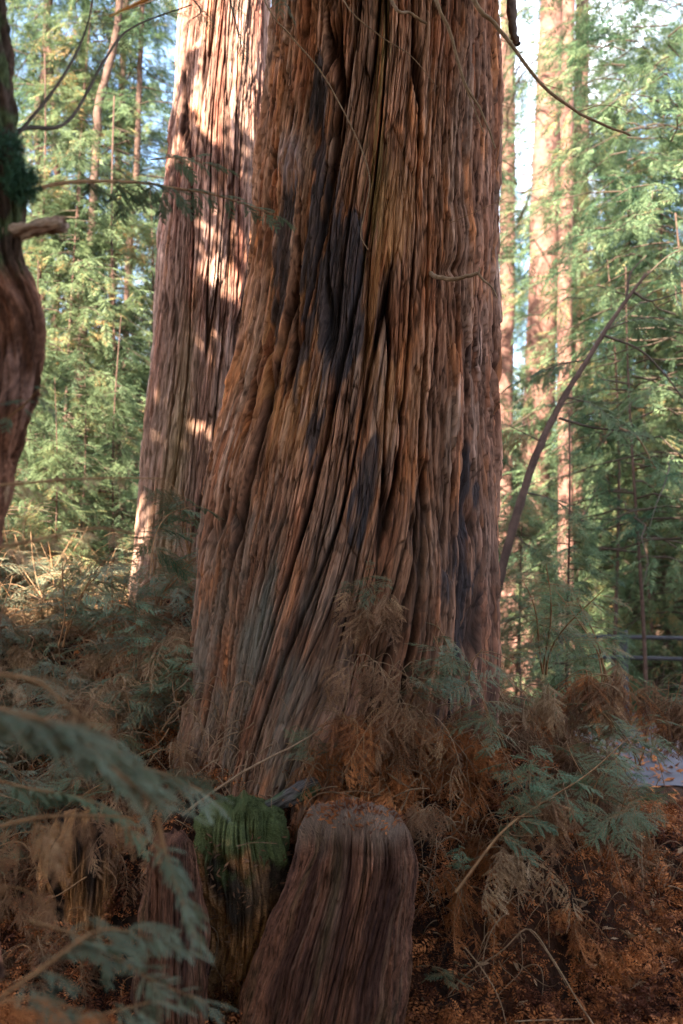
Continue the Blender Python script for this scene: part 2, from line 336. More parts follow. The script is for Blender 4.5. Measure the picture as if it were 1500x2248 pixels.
# ---- main redwood
main = empty("redwood_tree", (0.1, 6.0, .3))
tag(main, "massive redwood filling the centre, deeply furrowed bark with a black burn scar and flared base", "tree")
def par(o, root):
    o.parent = root; o.location = Vector(o.location)-root.location; return o
def main_lean(t, z):
    return .29*sm(2.5, .2, z)*np.exp(-((t+.32)/.62)**2)+.06*sm(5.2, 2.5, z)*np.exp(-((t+.3)/.7)**2)
def main_shape(t, z, px, py):
    s = -.07*np.exp(-((px-(812-.03*(py-500)))/16)**2)*sm(-200, 60, py)*sm(1180, 900, py)      # seam between the two stems
    s = s-.34*np.exp(-(ell(px, py, 800, 1480, 75, 260, .14))**2)                                # hollow above the roots
    s = s+.10*np.exp(-(ell(px, py, 640, 1500, 90, 330, .22))**2)+.06*np.exp(-(ell(px, py, 930, 1300, 60, 200))**2)
    s = s+.03*np.exp(-(ell(px, py, 1010, 520, 60, 60))**2)-.05*np.exp(-(ell(px, py, 1000, 590, 22, 16))**2)
    s = s-.07*np.exp(-(ell(px, py, 1030, 1130, 16, 60))**2)-.05*np.exp(-(ell(px, py, 700, 285, 16, 70))**2)
    s = s+.035*np.exp(-(ell(px, py, 640, 350, 22, 36))**2)-.05*np.exp(-(ell(px, py, 641, 352, 7, 15))**2)
    return s+.06*np.sin(t*5+.5)*sm(2.8, .4, z)+.03*np.sin(t*11+1)*sm(2.2, .4, z)
def main_col(u, v, px, py, h, I, seed):
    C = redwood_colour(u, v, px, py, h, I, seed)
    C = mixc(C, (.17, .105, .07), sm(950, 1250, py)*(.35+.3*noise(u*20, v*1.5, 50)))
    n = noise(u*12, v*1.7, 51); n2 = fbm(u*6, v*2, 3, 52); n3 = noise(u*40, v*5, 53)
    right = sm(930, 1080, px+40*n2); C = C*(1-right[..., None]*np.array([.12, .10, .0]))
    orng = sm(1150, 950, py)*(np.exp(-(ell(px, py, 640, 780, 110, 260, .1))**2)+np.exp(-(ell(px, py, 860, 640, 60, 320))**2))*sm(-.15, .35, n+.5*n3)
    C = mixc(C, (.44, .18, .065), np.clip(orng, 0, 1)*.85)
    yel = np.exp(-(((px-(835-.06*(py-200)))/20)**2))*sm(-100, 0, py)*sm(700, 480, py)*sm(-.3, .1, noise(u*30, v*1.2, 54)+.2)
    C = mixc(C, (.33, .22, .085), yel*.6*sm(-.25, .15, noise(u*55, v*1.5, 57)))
    grn = sm(1000, 1450, py)*sm(800, 600, px)*sm(-.2, .5, n2+.4*I['id1']-.1); C = mixc(C, (.185, .15, .11), grn*.6)
    grn = np.exp(-(ell(px, py, 580, 1380, 60, 170, .15))**2)*sm(-.3, .3, n); C = mixc(C, (.17, .165, .125), grn*.6)
    ch = np.exp(-(ell(px, py, 748, 640, 54, 250, .02))**4)
    ch = np.maximum(ch, np.exp(-(ell(px, py, 690, 560, 26, 300, .1))**4)*.75); ch = np.maximum(ch, np.exp(-(ell(px, py, 620, 560, 26, 200, .12))**4)*.6)
    ch = np.maximum(ch, np.exp(-(ell(px, py, 700, 900, 20, 220, .2))**4)*.3); ch = np.maximum(ch, np.exp(-(ell(px, py, 1043, 1180, 24, 190))**4)*.62)
    ch = np.maximum(ch, np.exp(-(ell(px, py, 700, 250, 22, 150))**4)*.9)
    ch = np.maximum(ch, np.exp(-(ell(px, py, 1000, 1480, 50, 300))**4)*.4); ch = np.maximum(ch, np.exp(-(ell(px, py, 790, 1050, 40, 200, .1))**4)*.3)
    m = sm(.33, .58, ch*1.0+.5*n+.40*n3+.25*n2+.3*(I['id1']-.5))*sm(0.02, .2, ch)
    C = mixc(C, (.046, .038, .037), m*.85)
    C = mixc(C, (.34, .25, .24), np.exp(-(ell(px, py, 640, 350, 24, 62))**4)*.5*sm(-.4, .1, n3+.2))
    return C
main_table = [(-60, 602, 1112), (0, 600, 1111), (200, 588, 1108), (400, 566, 1103), (600, 545, 1098), (800, 518, 1093), (950, 482, 1090), (1050, 455, 1088),
              (1200, 435, 1086), (1350, 432, 1083), (1480, 430, 1076), (1580, 415, 1068), (1680, 390, 1064), (1760, 370, 1060), (1900, 350, 1065)]
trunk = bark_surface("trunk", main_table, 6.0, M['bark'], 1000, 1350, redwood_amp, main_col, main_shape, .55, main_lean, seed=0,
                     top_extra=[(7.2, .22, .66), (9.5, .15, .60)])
par(trunk, main)

def fibres(surf, n, rng, parent, zlim, lift=.02):
    """thin torn strips of bark following the grain, one end standing off the surface"""
    me = surf.data; nv = len(me.vertices); co = np.empty(nv*3, np.float32); me.vertices.foreach_get("co", co); no = np.empty(nv*3, np.float32); me.vertex_normals.foreach_get("vector", no)
    cl = np.empty(nv*4, np.float32); me.attributes["tint"].data.foreach_get("color", cl)
    nth, nz = surf["grid"]; co = co.reshape(nz, nth, 3)+np.array(surf.location); no = no.reshape(nz, nth, 3); cl = cl.reshape(nz, nth, 4)[..., :3]
    V, Q, C, FL, base = [], [], [], [], 0
    for k in range(n):
        j = int(rng.uniform(.2, .8)*nth); i = int(rng.uniform(*zlim)*nz); m = int(rng.uniform(14, 70)); st = max(2, m//8); ii = np.arange(i, min(i+m, nz-1), st)
        if len(ii) < 4: continue
        p = co[ii, j]; p = np.stack([np.convolve(np.pad(p[:, c], 1, mode='edge'), [.25, .5, .25], 'valid') for c in range(3)], -1)
        N_ = no[ii, j].mean(0); N_ /= np.linalg.norm(N_); t = np.linspace(0, 1, len(ii)); up = rng.rand() < .3; tt = t if up else 1-t
        p = p+N_*(.004+lift*rng.rand()*1.3*tt**2.5)[:, None]; side = np.cross(N_, [0, 0, 1.]); side /= np.linalg.norm(side)
        w = rng.uniform(.003, .016)*(np.sin(np.pi*(.12+.8*t))**.6); p = p+side*(rng.randn()*.012*tt**2)[:, None]
        th = N_*.0022; q = np.stack([p-side*w[:, None], p+th, p+side*w[:, None], p-th], 1); V.append(q.reshape(-1, 3))
        L_ = len(ii); a_ = base+np.arange(L_-1)[:, None]*4+np.arange(4); b_ = base+np.arange(L_-1)[:, None]*4+(np.arange(4)+1) % 4; Q.append(np.stack([a_, b_, b_+4, a_+4], -1).reshape(-1, 4))
        cc = cl[ii, j].mean(0)*.5+np.array([.24, .12, .065])*.5; C.append(np.repeat(cc[None]*rng.uniform(.7, 1.5), L_*4, 0)); FL.append(np.stack([q[..., 0]*1+q[..., 1]*.3, q[..., 2], q[..., 2]*0], -1).reshape(-1, 3)); base += L_*4
    o = link("loose_bark", mesh_np("loose_bark", np.concatenate(V), np.concatenate(Q), mats=[M['bark']], color=np.concatenate(C), flow=np.concatenate(FL), smooth=False)); return par(o, parent)
fibres(trunk, 4800, np.random.RandomState(4), main, (.16, .74))
# ---- second redwood
second = empty("redwood_tree", (-1.3, 8.2, 1.2))
tag(second, "pale sun-dappled redwood trunk close behind the burnt giant", "tree")
def sec_col(u, v, px, py, h, I, seed):
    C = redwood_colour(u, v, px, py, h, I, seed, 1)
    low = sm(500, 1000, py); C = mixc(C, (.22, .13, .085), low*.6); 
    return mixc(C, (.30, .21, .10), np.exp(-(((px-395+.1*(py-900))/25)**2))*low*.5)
def sec_amp(u, v, px, py, seed):
    h, I = redwood_amp(u, v, px, py, seed); return h*.62, I
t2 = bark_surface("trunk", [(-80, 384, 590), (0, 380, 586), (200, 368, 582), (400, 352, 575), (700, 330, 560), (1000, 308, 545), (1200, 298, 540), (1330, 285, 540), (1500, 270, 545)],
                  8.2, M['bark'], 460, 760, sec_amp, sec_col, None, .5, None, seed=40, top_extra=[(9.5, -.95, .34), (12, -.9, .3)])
par(t2, second)
fibres(t2, 700, np.random.RandomState(9), second, (.1, .6), .03)

# ---- foreground leaning tree with mossy burl
near = empty("gnarled_tree", (-1.05, 3.0, 0)); tag(near, "crooked smooth-barked tree with a mossy burl and a sawn stub at the picture edge", "tree")
def nt_amp(u, v, px, py, seed):
    h = .022*noise(u*6+v*1.5, v*2.2, 1)+.007*(voro(u*30, v*9, 4)[2]-.5)+.008*noise(u*20, v*7, 2)+.004*noise(u*50, v*18, 3)-.006*(1-sm(0, .15, np.abs(noise(u*14, v*4, 6))))
    hr, I = redwood_amp(u*1.6+v*.25, v*1.8, px*0, py*0, seed+90); return h+.22*hr, dict(u=u, k=I['id3'], f=I['f2'])
def nt_col(u, v, px, py, h, I, seed):
    C = np.ones(u.shape+(1,))*np.array([.15, .085, .06])*(.7+.6*voro(u*30, v*9, 4)[2][..., None]); C = mixc(C, (.06, .033, .022), sm(-.1, .5, noise(u*8, v*3, 5)))
    C = mixc(C, (.17, .115, .10), sm(.1, .6, noise(u*12, v*5, 7))); C = C*(.6+.8*I['k'][..., None])*(1-.6*I['f'][..., None])*np.array([1.25, .9, .7]); up = sm(620, 560, py); C = mixc(C, (.05, .033, .022), up*.8)
    return mixc(C, (.07, .075, .03), up*sm(0, .4, noise(u*15, v*12, 9)))
pts = [P(-28, -250, 3.0), P(-24, 0, 3.0), P(-18, 250, 3.0), P(8, 400, 3.0), P(16, 480, 3.0), P(12, 580, 3.0), P(44, 690, 3.0), P(48, 790, 3.0), P(24, 890, 3.0), P(-8, 990, 3.0), P(-22, 1080, 3.0), P(-50, 1200, 3.0), P(-75, 1500, 3.0), P(-80, 1900, 3.0), P(-80, 2150, 3.0)]
rads = [.055, .056, .058, .066, .062, .06, .068, .072, .072, .064, .058, .06, .07, .08, .11]
def limb(name, pts, rads, mat, nth, nz, parent, amp=nt_amp, col=nt_col, seed=0):
    """a bark surface round a curved centre line"""
    c = curve(pts, nz); r = np.interp(np.linspace(0, 1, nz), np.linspace(0, 1, len(rads)), rads)
    t = np.gradient(c, axis=0); t /= np.linalg.norm(t, axis=1)[:, None]; a = np.cross(t, [0.02, 1, .03]); a /= np.linalg.norm(a, axis=1)[:, None]; b = np.cross(t, a)
    s = np.concatenate([[0], np.cumsum(np.linalg.norm(np.diff(c, axis=0), axis=1))])
    th = np.arange(nth)*2*np.pi/nth; TH, S = np.meshgrid(th, s); RR = r[:, None]
    nv = np.cos(TH)[..., None]*a[:, None]+np.sin(TH)[..., None]*b[:, None]
    base = c[:, None]+RR[..., None]*nv; px, py = project(base); U = TH*r.mean()
    h, I = amp(U, S, px, py, seed); V = c[:, None]+(RR+h)[..., None]*nv; C = col(U, S, px, py, h, I, seed)
    i = np.arange(nz-1)[:, None]*nth; j = np.arange(nth); j2 = (j+1) % nth
    o = link(name, mesh_np(name, V, np.stack([i+j, i+j2, i+nth+j2, i+nth+j], -1).reshape(-1, 4), mats=[mat], color=np.clip(C, .01, .8), flow=np.stack([U, S, U*0], -1).reshape(-1, 3)))
    return par(o, parent) if parent else o
limb("trunk", pts, rads, M['bark2'], 90, 500, near)
def stub_col(u, v, px, py, h, I, seed):
    C = np.ones(u.shape+(1,))*np.array([.42, .27, .18]); return mixc(C, (.25, .13, .08), sm(-.1, .5, noise(u*20, v*9, 5)))
limb("branch", [P(25, 520, 3.0), P(70, 505, 2.95), P(105, 497, 2.92), P(134, 494, 2.9), P(137, 494, 2.9)], [.03, .024, .023, .021, .001], M['bark2'], 24, 60, near, nt_amp, stub_col)

# ---- fissured root knee and rotten wood beside it
def stump_amp(u, v, px, py, seed):
    uu = u+.02*noise(u*3, v*1.2, 1+seed)+.006*noise(u*12, v*5, 2+seed)
    side = sm(1790, 1900, py) if seed == 60 else 1.0
    f = (1-sm(0, .06, np.abs(noise(uu*7, v*.6, 3+seed))))*sm(-.2, .3, noise(uu*4, v*1.5, 13+seed)); f2 = 1-sm(0, .2, np.abs(noise(uu*24, v*1.2, 4+seed)))
    h = .022*noise(uu*2.2, v*1.6, 5+seed)-.016*f*side-.007*f2*side+.004*noise(uu*45, v*3, 6+seed)+.009*noise(uu*9, v*8, 7+seed)+.004*noise(uu*25, v*20, 17+seed)
    hr, I = redwood_amp(u*2.2, v*1.6, px*0, py*0, seed+5); h = h+(.24 if seed < 79 else .4)*hr
    return h, dict(u=uu, f=np.clip(f+.5*I['f2'], 0, 1), k=I['id3'], k2=I['id2'], f4=I['f4'])
def stump_col(u, v, px, py, h, I, seed):
    u = I['u']; C = np.ones(u.shape+(1,))*np.array([.088, .052, .038])*(.65+.7*I['k'][..., None])*(.8+.4*I['k2'][..., None])
    C = mixc(C, (.042, .026, .022), sm(-.2, .5, noise(u*9, v*1.2, 8+seed))); C = mixc(C, (.10, .075, .058), sm(.1, .7, noise(u*30, v*1.5, 9+seed))*.7)
    C = mixc(C, (.06, .058, .035), sm(.2, .7, noise(u*14, v*1.4, 10+seed))*.5)
    C = C*np.array([1.6, 1.1, .82])*(1-.6*I['f4'][..., None])
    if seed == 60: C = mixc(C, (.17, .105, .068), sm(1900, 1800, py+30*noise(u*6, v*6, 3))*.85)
    return mixc(C, (.03, .02, .02), I['f']*.8)*(1+.25*noise(u*120, v*5, 11)[..., None])
def st_shape(t, z, px, py): return .04*np.sin(t*2+.6)
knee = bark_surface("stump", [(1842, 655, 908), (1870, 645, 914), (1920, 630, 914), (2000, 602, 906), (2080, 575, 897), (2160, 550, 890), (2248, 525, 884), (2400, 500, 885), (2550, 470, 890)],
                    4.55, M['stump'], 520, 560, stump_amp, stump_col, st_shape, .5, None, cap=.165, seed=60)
tag(knee, "weathered grey brown root stump with rounded top in front of the burnt giant", "stump")
slab = bark_surface("stump", [(1850, 338, 432), (1870, 330, 438), (1900, 322, 445), (2000, 312, 462), (2100, 300, 468), (2248, 290, 478), (2500, 280, 490)],
                    4.6, M['stump'], 240, 320, stump_amp, stump_col, st_shape, .4, None, cap=.05, seed=75)
tag(slab, "narrow dark purplish stump partly hidden by blurred green sprays", "stump")
def rot_col(u, v, px, py, h, I, seed):
    u = I['u']; n = fbm(u*13, v*9, 4, 15+seed); C = np.ones(u.shape+(1,))*np.array([.16, .07, .025])
    C = mixc(C, (.22, .10, .04), sm(-.1, .5, n)); C = mixc(C, (.018, .012, .009), sm(.0, .5, noise(u*5, v*2.5, 12+seed)))
    C = C*(1.2+1.9*I['k'][..., None])
    if seed == 80:
        C = mixc(C, (.16, .11, .07), np.exp(-(ell(px, py, 550, 1960, 45, 55, .4))**2)*.6)
        C = mixc(C, (.10, .115, .04), sm(1930, 1850, py+60*n)*.95)
    else: C = mixc(C, (.022, .014, .01), sm(-.3, .3, noise(u*10, v*1.5, 19)))
    return C
def rot_shape(t, z, px, py): return .05*noise(t*1.6, z*3, 81)+.03*noise(t*4, z*8, 82)
rot = bark_surface("rotten_stump", [(1785, 455, 610), (1800, 440, 625), (1850, 432, 640), (1950, 440, 640), (2060, 450, 625), (2150, 455, 600), (2300, 455, 600), (2500, 455, 600)],
                   4.95, M['moss'], 300, 360, stump_amp, rot_col, rot_shape, .4, None, cap=.07, seed=80)
tag(rot, "moss-topped stump with orange rotten wood wedged between two stumps", "stump")
rot2 = bark_surface("rotten_stump", [(1815, 130, 330), (1840, 112, 345), (1920, 105, 350), (2020, 100, 350), (2150, 95, 350), (2400, 90, 350)],
                    5.3, M['moss'], 240, 240, stump_amp, rot_col, rot_shape, .4, None, cap=.1, seed=88)
tag(rot2, "broad dark decayed stump behind hanging brown needles", "stump")
def tufts(surf, n, rng, matn, rlo, rhi, size, name="moss", only=None):
    me = surf.data; nv = len(me.vertices); co = np.empty(nv*3, np.float32); me.vertices.foreach_get("co", co); no = np.empty(nv*3, np.float32); me.vertex_normals.foreach_get("vector", no)
    nth, nz = surf['grid']; co = co.reshape(nz, nth, 3); no = no.reshape(nz, nth, 3); i = (rng.uniform(rlo, rhi, n)*(nz-1)).astype(int); j = (rng.uniform(.15, .85, n)*nth).astype(int)
    if name == 'moss': k_ = noise(co[i, j][:, 0]*14, co[i, j][:, 2]*11, 3) > -.12; i, j = i[k_], j[k_]; n = len(i)
    p = co[i, j]; N_ = no[i, j]+rng.randn(n, 3)*.55; N_ /= np.linalg.norm(N_, axis=1)[:, None]; l = size*(.4+rng.rand(n, 1)); w = np.cross(N_, rng.randn(n, 3)); w /= np.linalg.norm(w, axis=1)[:, None]; w = w*l*.13
    so = Soup(); so.quads(np.stack([p-N_*.004, p+N_*l*.5+w, p+N_*l, p+N_*l*.5-w], 1)); return so.build(name, M[matn], surf)
tufts(rot, 9000, np.random.RandomState(2), 'green_moss', .80, .99, .009)
tufts(rot, 900, np.random.RandomState(3), 'dead', .35, .8, .03, "splinters")
tufts(knee, 420, np.random.RandomState(3), 'dead_red', .93, 1.0, .03, "needles")
def log_col(u, v, px, py, h, I, seed):
    C = np.ones(u.shape+(1,))*np.array([.11, .085, .07]); return mixc(C, (.08, .10, .04), sm(0, .5, noise(u*12, v*6, 5)))
lg = limb("log", [P(590, 1775, 5.0), P(640, 1748, 5.0), P(690, 1722, 5.05), P(702, 1718, 5.1)], [.03, .038, .042, .01], M['stump'], 40, 80, None, nt_amp, log_col)
tag(lg, "short mossy log lying between the trunk foot and the stump top", "log")

# ------------------------------------------------------------------ foliage templates
def needles(so, pts, length, width, rng, spread=1.0, droop=.15, up=np.array([0, 0, 1.]), step=.006, curl=.15):
    """two flat ranks of needles along a twig"""
    pts = np.asarray(pts, float); seg = np.linalg.norm(np.diff(pts, axis=0), axis=1); s = np.concatenate([[0], np.cumsum(seg)]); Lt = s[-1]
    n = max(3, int(Lt/step)); u = (np.arange(n)+.5)/n*Lt
    b = np.stack([np.interp(u, s, pts[:, k]) for k in range(3)], -1); b2 = np.stack([np.interp(u+.01*Lt, s, pts[:, k]) for k in range(3)], -1)-np.stack([np.interp(u-.01*Lt, s, pts[:, k]) for k in range(3)], -1)
    t = b2/(np.linalg.norm(b2, axis=1)[:, None]+1e-9); side = np.cross(t, up); side /= np.linalg.norm(side, axis=1)[:, None]+1e-9; nrm = np.cross(side, t)
    prof = np.clip(np.sin(np.pi*np.clip(u/Lt*.86+.10, 0, 1)), .25, 1)
    out = []
    for sg in (-1, 1):
        d = side*sg*.86*spread+t*.5+nrm*(rng.randn(n)[:, None]*curl-droop); d /= np.linalg.norm(d, axis=1)[:, None]
        L = (length*prof*(1+.15*rng.randn(n)))[:, None]; w = np.cross(d, nrm); w /= np.linalg.norm(w, axis=1)[:, None]+1e-9
        w = w*width/2
        mid = b+d*L*.5
        out.append(np.stack([b, mid+w, b+d*L-nrm*L*.12, mid-w], 1))
    so.quads(np.concatenate(out))
def frond(rng, L=.3, side=7, nl=.014, nw=.0032, droop=.25, step=.006, curl=.15, stem_r=.0015, tw=.42, hang=0):
    """a flat spray: axis along +X, side twigs in the XY plane; returns (foliage, stems)"""
    fo, st = Soup(), Soup()
    x = np.linspace(0, L, 9); bend = rng.randn()*.12
    ax = np.stack([x, bend*x*x/L, -droop*x*x/L], -1); st.tube(ax, np.linspace(stem_r*1.6, stem_r*.5, 9), 4)
    needles(fo, ax[3:], nl, nw, rng, droop=.1, step=step, curl=curl)
    for k in range(side):
        f = .12+.8*k/max(1, side-1); i = f*8; p0 = np.array([np.interp(i, range(9), ax[:, c]) for c in range(3)])
        for sg in (-1, 1):
            if rng.rand() < .12: continue
            l = L*tw*(1-.55*f)*(.75+.5*rng.rand()); an = sg*(.85+.25*rng.randn()); dr = droop+.2*rng.rand()
            tt = np.linspace(0, l, 6); pp = p0+np.stack([tt*math.cos(an)+.2*tt*tt/l, tt*math.sin(an), -dr*tt*tt/l-hang*tt], -1)
            st.tube(pp, np.linspace(stem_r, stem_r*.4, 6), 3); needles(fo, pp[0:], nl, nw, rng, droop=.1, step=step, curl=curl)
    return fo, st
rng = np.random.RandomState(3)
GF = [frond(rng, .30, 7, .015, .0042, .25, .0065) for _ in range(4)]                 # fresh flat sprays
DF = [frond(rng, .26, 5, .015, .0048, .35, .0065, .22, .0013, .45, .5) for _ in range(4)]
LF = [frond(rng, .30, 8, .019, .0052, .3, .0045, .25) for _ in range(4)]           # lush sprays   # dead, curled, hanging
def sprout(kind, rng, h=.5, stems=3, per=7, lean=0.5, spread=1.0, fs=1.0, hang=0):
    """a basal shoot clump: stems with sprays; returns foliage and stem soups"""
    T = GF if kind == 'g' else DF; fo, st = Soup(), Soup()
    for s in range(stems):
        az = rng.rand()*6.28; le = lean*(.4+.9*rng.rand()); H = h*(.7+.5*rng.rand()); t = np.linspace(0, 1, 10)
        out = le*H*t**1.3*(.7 if kind == 'd' else 1); up = H*((.75*t-1.0*le*t**2) if kind == 'd' else (t-.22*le*t**2.2))
        p = np.stack([np.cos(az)*out+.02*np.sin(t*5+s), np.sin(az)*out+.02*np.cos(t*4+s), up], -1)
        st.tube(p, np.linspace(.004, .0015, 10)*(1+h)*(.55 if kind == 'd' else 1), 4)
        for k in range(per):
            f = .25+.75*(k+rng.rand()*.6)/per; i = min(f, 1)*9; q = np.array([np.interp(i, range(10), p[:, c]) for c in range(3)])
            fo1, st1 = T[rng.randint(4)]; sc_ = fs*(.5+.6*rng.rand())*(1.15-.4*f)
            pitch = (-.25+.5*rng.rand()) if kind == 'g' else (.95+.6*rng.rand())
            m = rotm(rng.randn()*.5, pitch, az+rng.randn()*1.1*spread+(k % 2-.5)*1.6)*sc_
            fo.xf(fo1, m[None], q[None]); st.xf(st1, m[None], q[None])
    return fo, st
class Kit:
    def __init__(s, name, fo, st, lm, sm_):
        s.f = fo.mesh(name+"_foliage", M[lm]); s.s = st.mesh(name+"_stem", M[sm_]); s.name = name; s.lm = lm
    def place(s, loc, rz=0, scale=1, rx=0, ry=0, label=None, cat="plant", group=None, name=None, lm=None):
        r = empty(name or s.name, loc); r.rotation_euler = (rx, ry, rz); r.scale = (scale,)*3
        link("foliage", s.f, r); link("stem", s.s, r)
        return tag(r, label, cat, group)
R = np.random.RandomState(11)
KG = [Kit("redwood_sprout", *sprout('g', R, .5, 3, 7, .6), 'green_near', 'twig_red') for _ in range(4)]
KF = [Kit("redwood_sprout", *sprout('g', R, .42, 4, 6, .35, .8, .7), 'green_fresh', 'twig') for _ in range(2)]
KM = [Kit("redwood_sprout", *sprout('g', R, .6, 3, 7, .7), 'green_mid', 'twig_red') for _ in range(2)]
KD = [Kit("dead_sprout", *sprout('d', R, .45, 4, 7, 1.0), 'dead', 'twig') for _ in range(4)]
KR = [Kit("dead_sprout", *sprout('d', R, .4, 4, 7, 1.1), 'dead_red', 'twig_red') for _ in range(2)]
KT = [Kit("dead_sprout", *sprout('d', R, .42, 4, 6, 1.0), 'dead_tan', 'twig') for _ in range(2)]

# ---- named sprouts: (kit, px, py of the base, depth, turn, size, tilt x, tilt y, label)
GB = "green sprouts round the tree foot"; DB = "withered sprouts round the tree foot"
spec = [
 (KG[0], 890, 1560, 4.95, .3, .62, 0, .2, "blue green feathery sprout rising before the dark foot of the giant trunk", GB),
 (KG[1], 1010, 1545, 5.0, 5.9, .85, 0, .35, "blue green sprout arching out from the trunk foot over the dead tangle", GB),
 (KG[2], 1100, 1640, 5.0, 5.0, .75, .1, .2, "blue green sprout beside the corner where the trunk meets the brown mound", GB),
 (KF[0], 1155, 1790, 4.8, .9, .78, 0, 0, "bright green upright sprout in front of the brown thicket", GB),
 (KF[1], 1190, 1800, 4.85, 2.2, .6, 0, .1, "smaller bright green sprout close beside the tallest bright green one", GB),
 (KG[3], 1290, 1790, 5.0, 5.7, .9, 0, .2, "wide grey green sprout with a long rusty stem below the path", GB),
 (KG[0], 1330, 1830, 4.9, 5.4, .75, .2, .5, "grey green sprout drooping over the litter slope under the path", GB),
 (KG[1], 1400, 1680, 5.3, .2, .8, 0, .1, "thin green sprout standing against the pale path", GB),
 (KG[2], 1200, 1790, 4.7, 4.2, .55, .3, .9, "silvery green spray hanging down across the rusty twigs", GB),
 (KG[1], 990, 2170, 4.55, .8, .32, 0, 0, "tiny green sprout alone on the red litter by the stump", GB),
 (KF[1], 1017, 1920, 4.7, .2, .32, 0, 0, "small pale green shoot between the stump and the brown thicket", GB),
 (KG[3], 825, 1330, 5.05, .9, .45, 0, -.2, "pale green tuft growing out of the hollow above the roots", GB),
 (KG[0], 690, 1690, 4.95, 2.5, .45, 0, 0, "low dark green sprout on the soil between the trunk and the log", GB),
 (KD[0], 870, 1345, 4.98, 5.6, .72, 0, .1, "fan of tan withered fronds hanging from the hollow in the trunk", DB),
 (KD[3], 775, 1340, 5.05, 3.2, .6, 0, -.1, "pale dry frond cluster climbing up the seam of the trunk", DB),
 (KD[1], 790, 1480, 4.95, 4.0, .9, 0, 0, "brown withered fronds hanging in the shadowed cleft of the roots", DB),
 (KR[0], 860, 1580, 4.85, 4.4, .9, 0, 0, "rust red dead cluster capping the tangle above the rounded stump", DB),
 (KD[2], 930, 1590, 4.85, 5.5, .95, 0, .2, "long arching dead stems falling right of the rounded stump top", DB),
 (KR[1], 770, 1590, 4.9, 3.4, .8, 0, 0, "dark red dead fronds at the fork under the hollow", DB),
 (KT[1], 1210, 1540, 5.15, 1.0, .7, 0, 0, "yellow tan starburst of dry twigs on the brown mound", DB),
 (KR[0], 1300, 1500, 5.5, 2.9, 1.1, 0, 0, "rusty bundle of dead fronds forming the crest of the brown mound", DB),
 (KD[3], 1360, 1530, 5.4, .6, 1.1, 0, .1, "brown curtain of dead fronds hanging beside the path", DB),
 (KD[0], 1240, 1790, 4.7, 4.7, .95, .1, .1, "straw coloured fronds hanging over the litter slope", DB),
 (KT[0], 1130, 1900, 4.5, 4.6, .7, 0, 0, "tan dead fronds fanned low on the litter slope", DB),
 (KD[1], 930, 1790, 4.6, 5.8, .55, 0, .3, "dead fronds drooping against the shoulder of the rounded stump", DB),
]
GL = "sprouts on the bank beside the dappled trunk"
spec += [
 (KG[0], 420, 1215, 6.2, 2.8, .9, 0, 0, "feathery green sprout crossing the seam between the two great trunks", GL),
 (KG[1], 350, 1330, 6.3, 3.6, 1.1, 0, 0, "blue green sprout spread before the foot of the dappled trunk", GL),
 (KG[2], 240, 1400, 6.2, 1.2, 1.1, 0, 0, "broad green sprout on the bank downhill of the dappled trunk", GL),
 (KG[3], 390, 1540, 5.6, 2.6, .8, 0, 0, "green sprout beside the flared lower flank of the giant trunk", GL),
 (KG[0], 130, 1420, 6.0, .5, 1.15, 0, 0, "wide green sprout near the foot of the crooked tree", GL),
 (KG[1], 300, 1600, 5.6, 4.2, .9, 0, 0, "green sprout just above the narrow stump, behind the blurred sprays", GL),
 (KF[0], 300, 1470, 5.8, 1.0, .9, 0, 0, "fresh bright green upright shoot on the brown bank", GL),
 (KF[1], 375, 1500, 5.6, 1.9, .6, 0, 0, "thin bright shoot between the bank and the flank of the giant trunk", GL),
 (KD[0], 330, 1440, 5.9, 2.2, 1.0, 0, 0, "brown dead cluster hanging in the middle of the bank", GL),
 (KT[0], 400, 1400, 5.7, 3.1, .8, 0, 0, "tan dead cluster against the lower flank of the giant trunk", GL),
 (KT[1], 250, 1520, 5.7, .4, 1.0, 0, 0, "pale tan dry cluster over the decayed stump", GL),
 (KD[2], 150, 1560, 5.5, 1.4, 1.0, 0, 0, "brown dead cluster just behind the biggest blurred green branch", GL),
 (KG[2], 1440, 1640, 5.9, 2.0, 1.0, 0, 0, "green sprout whose fronds veil the pale path", GB),
 (KD[3], 1455, 1560, 5.7, 2.9, 1.0, 0, 0, "brown fronds dangling in front of the path below the railing", GB),
 (KM[0], 1330, 1500, 6.6, .9, 1.1, 0, 0, "olive green sprout behind the brown mound under the railing", GB),
 (KM[1], 1200, 1480, 6.4, 2.9, 1.2, 0, 0, "olive green sprout filling the corner between trunk and brown mound", GB),
]
for k, px, py, Y, rz, s, rx, ry, lab, grp in spec:
    k.place(P(px, py, Y), rz, s, rx, ry, lab, "sprout", grp)

# ---- uncountable undergrowth, collected by region
def scatter(name, label, kit_t, n, box, rng, smin, smax, matn, stem_m, kind='g', zoff=0, keep=None, zup=0):
    fo, st = Soup(), Soup(); protos = kit_t
    x = rng.uniform(box[0], box[1], n); y = rng.uniform(box[2], box[3], n); z = G(x, y)+zoff+rng.rand(n)*zup
    if keep is not None: m = keep(x, y, z); x, y, z = x[m], y[m], z[m]
    n = len(x); rz = rng.rand(n)*6.28; s = rng.uniform(smin, smax, n); Mt = rotm(rng.randn(n)*.25, rng.randn(n)*.25, rz)*s[:, None, None]
    T = np.stack([x, y, z], -1); w = rng.randint(0, len(protos), n)
    for i, (f_, s_) in enumerate(protos):
        m = w == i
        if m.any(): fo.xf(f_, Mt[m], T[m]); st.xf(s_, Mt[m], T[m])
    r = empty(name, (0, 0, 0)); fo.build("foliage", M[matn], r); st.build("stem", M[stem_m], r)
    return tag(r, label, name.replace("_", " "), kind="stuff")
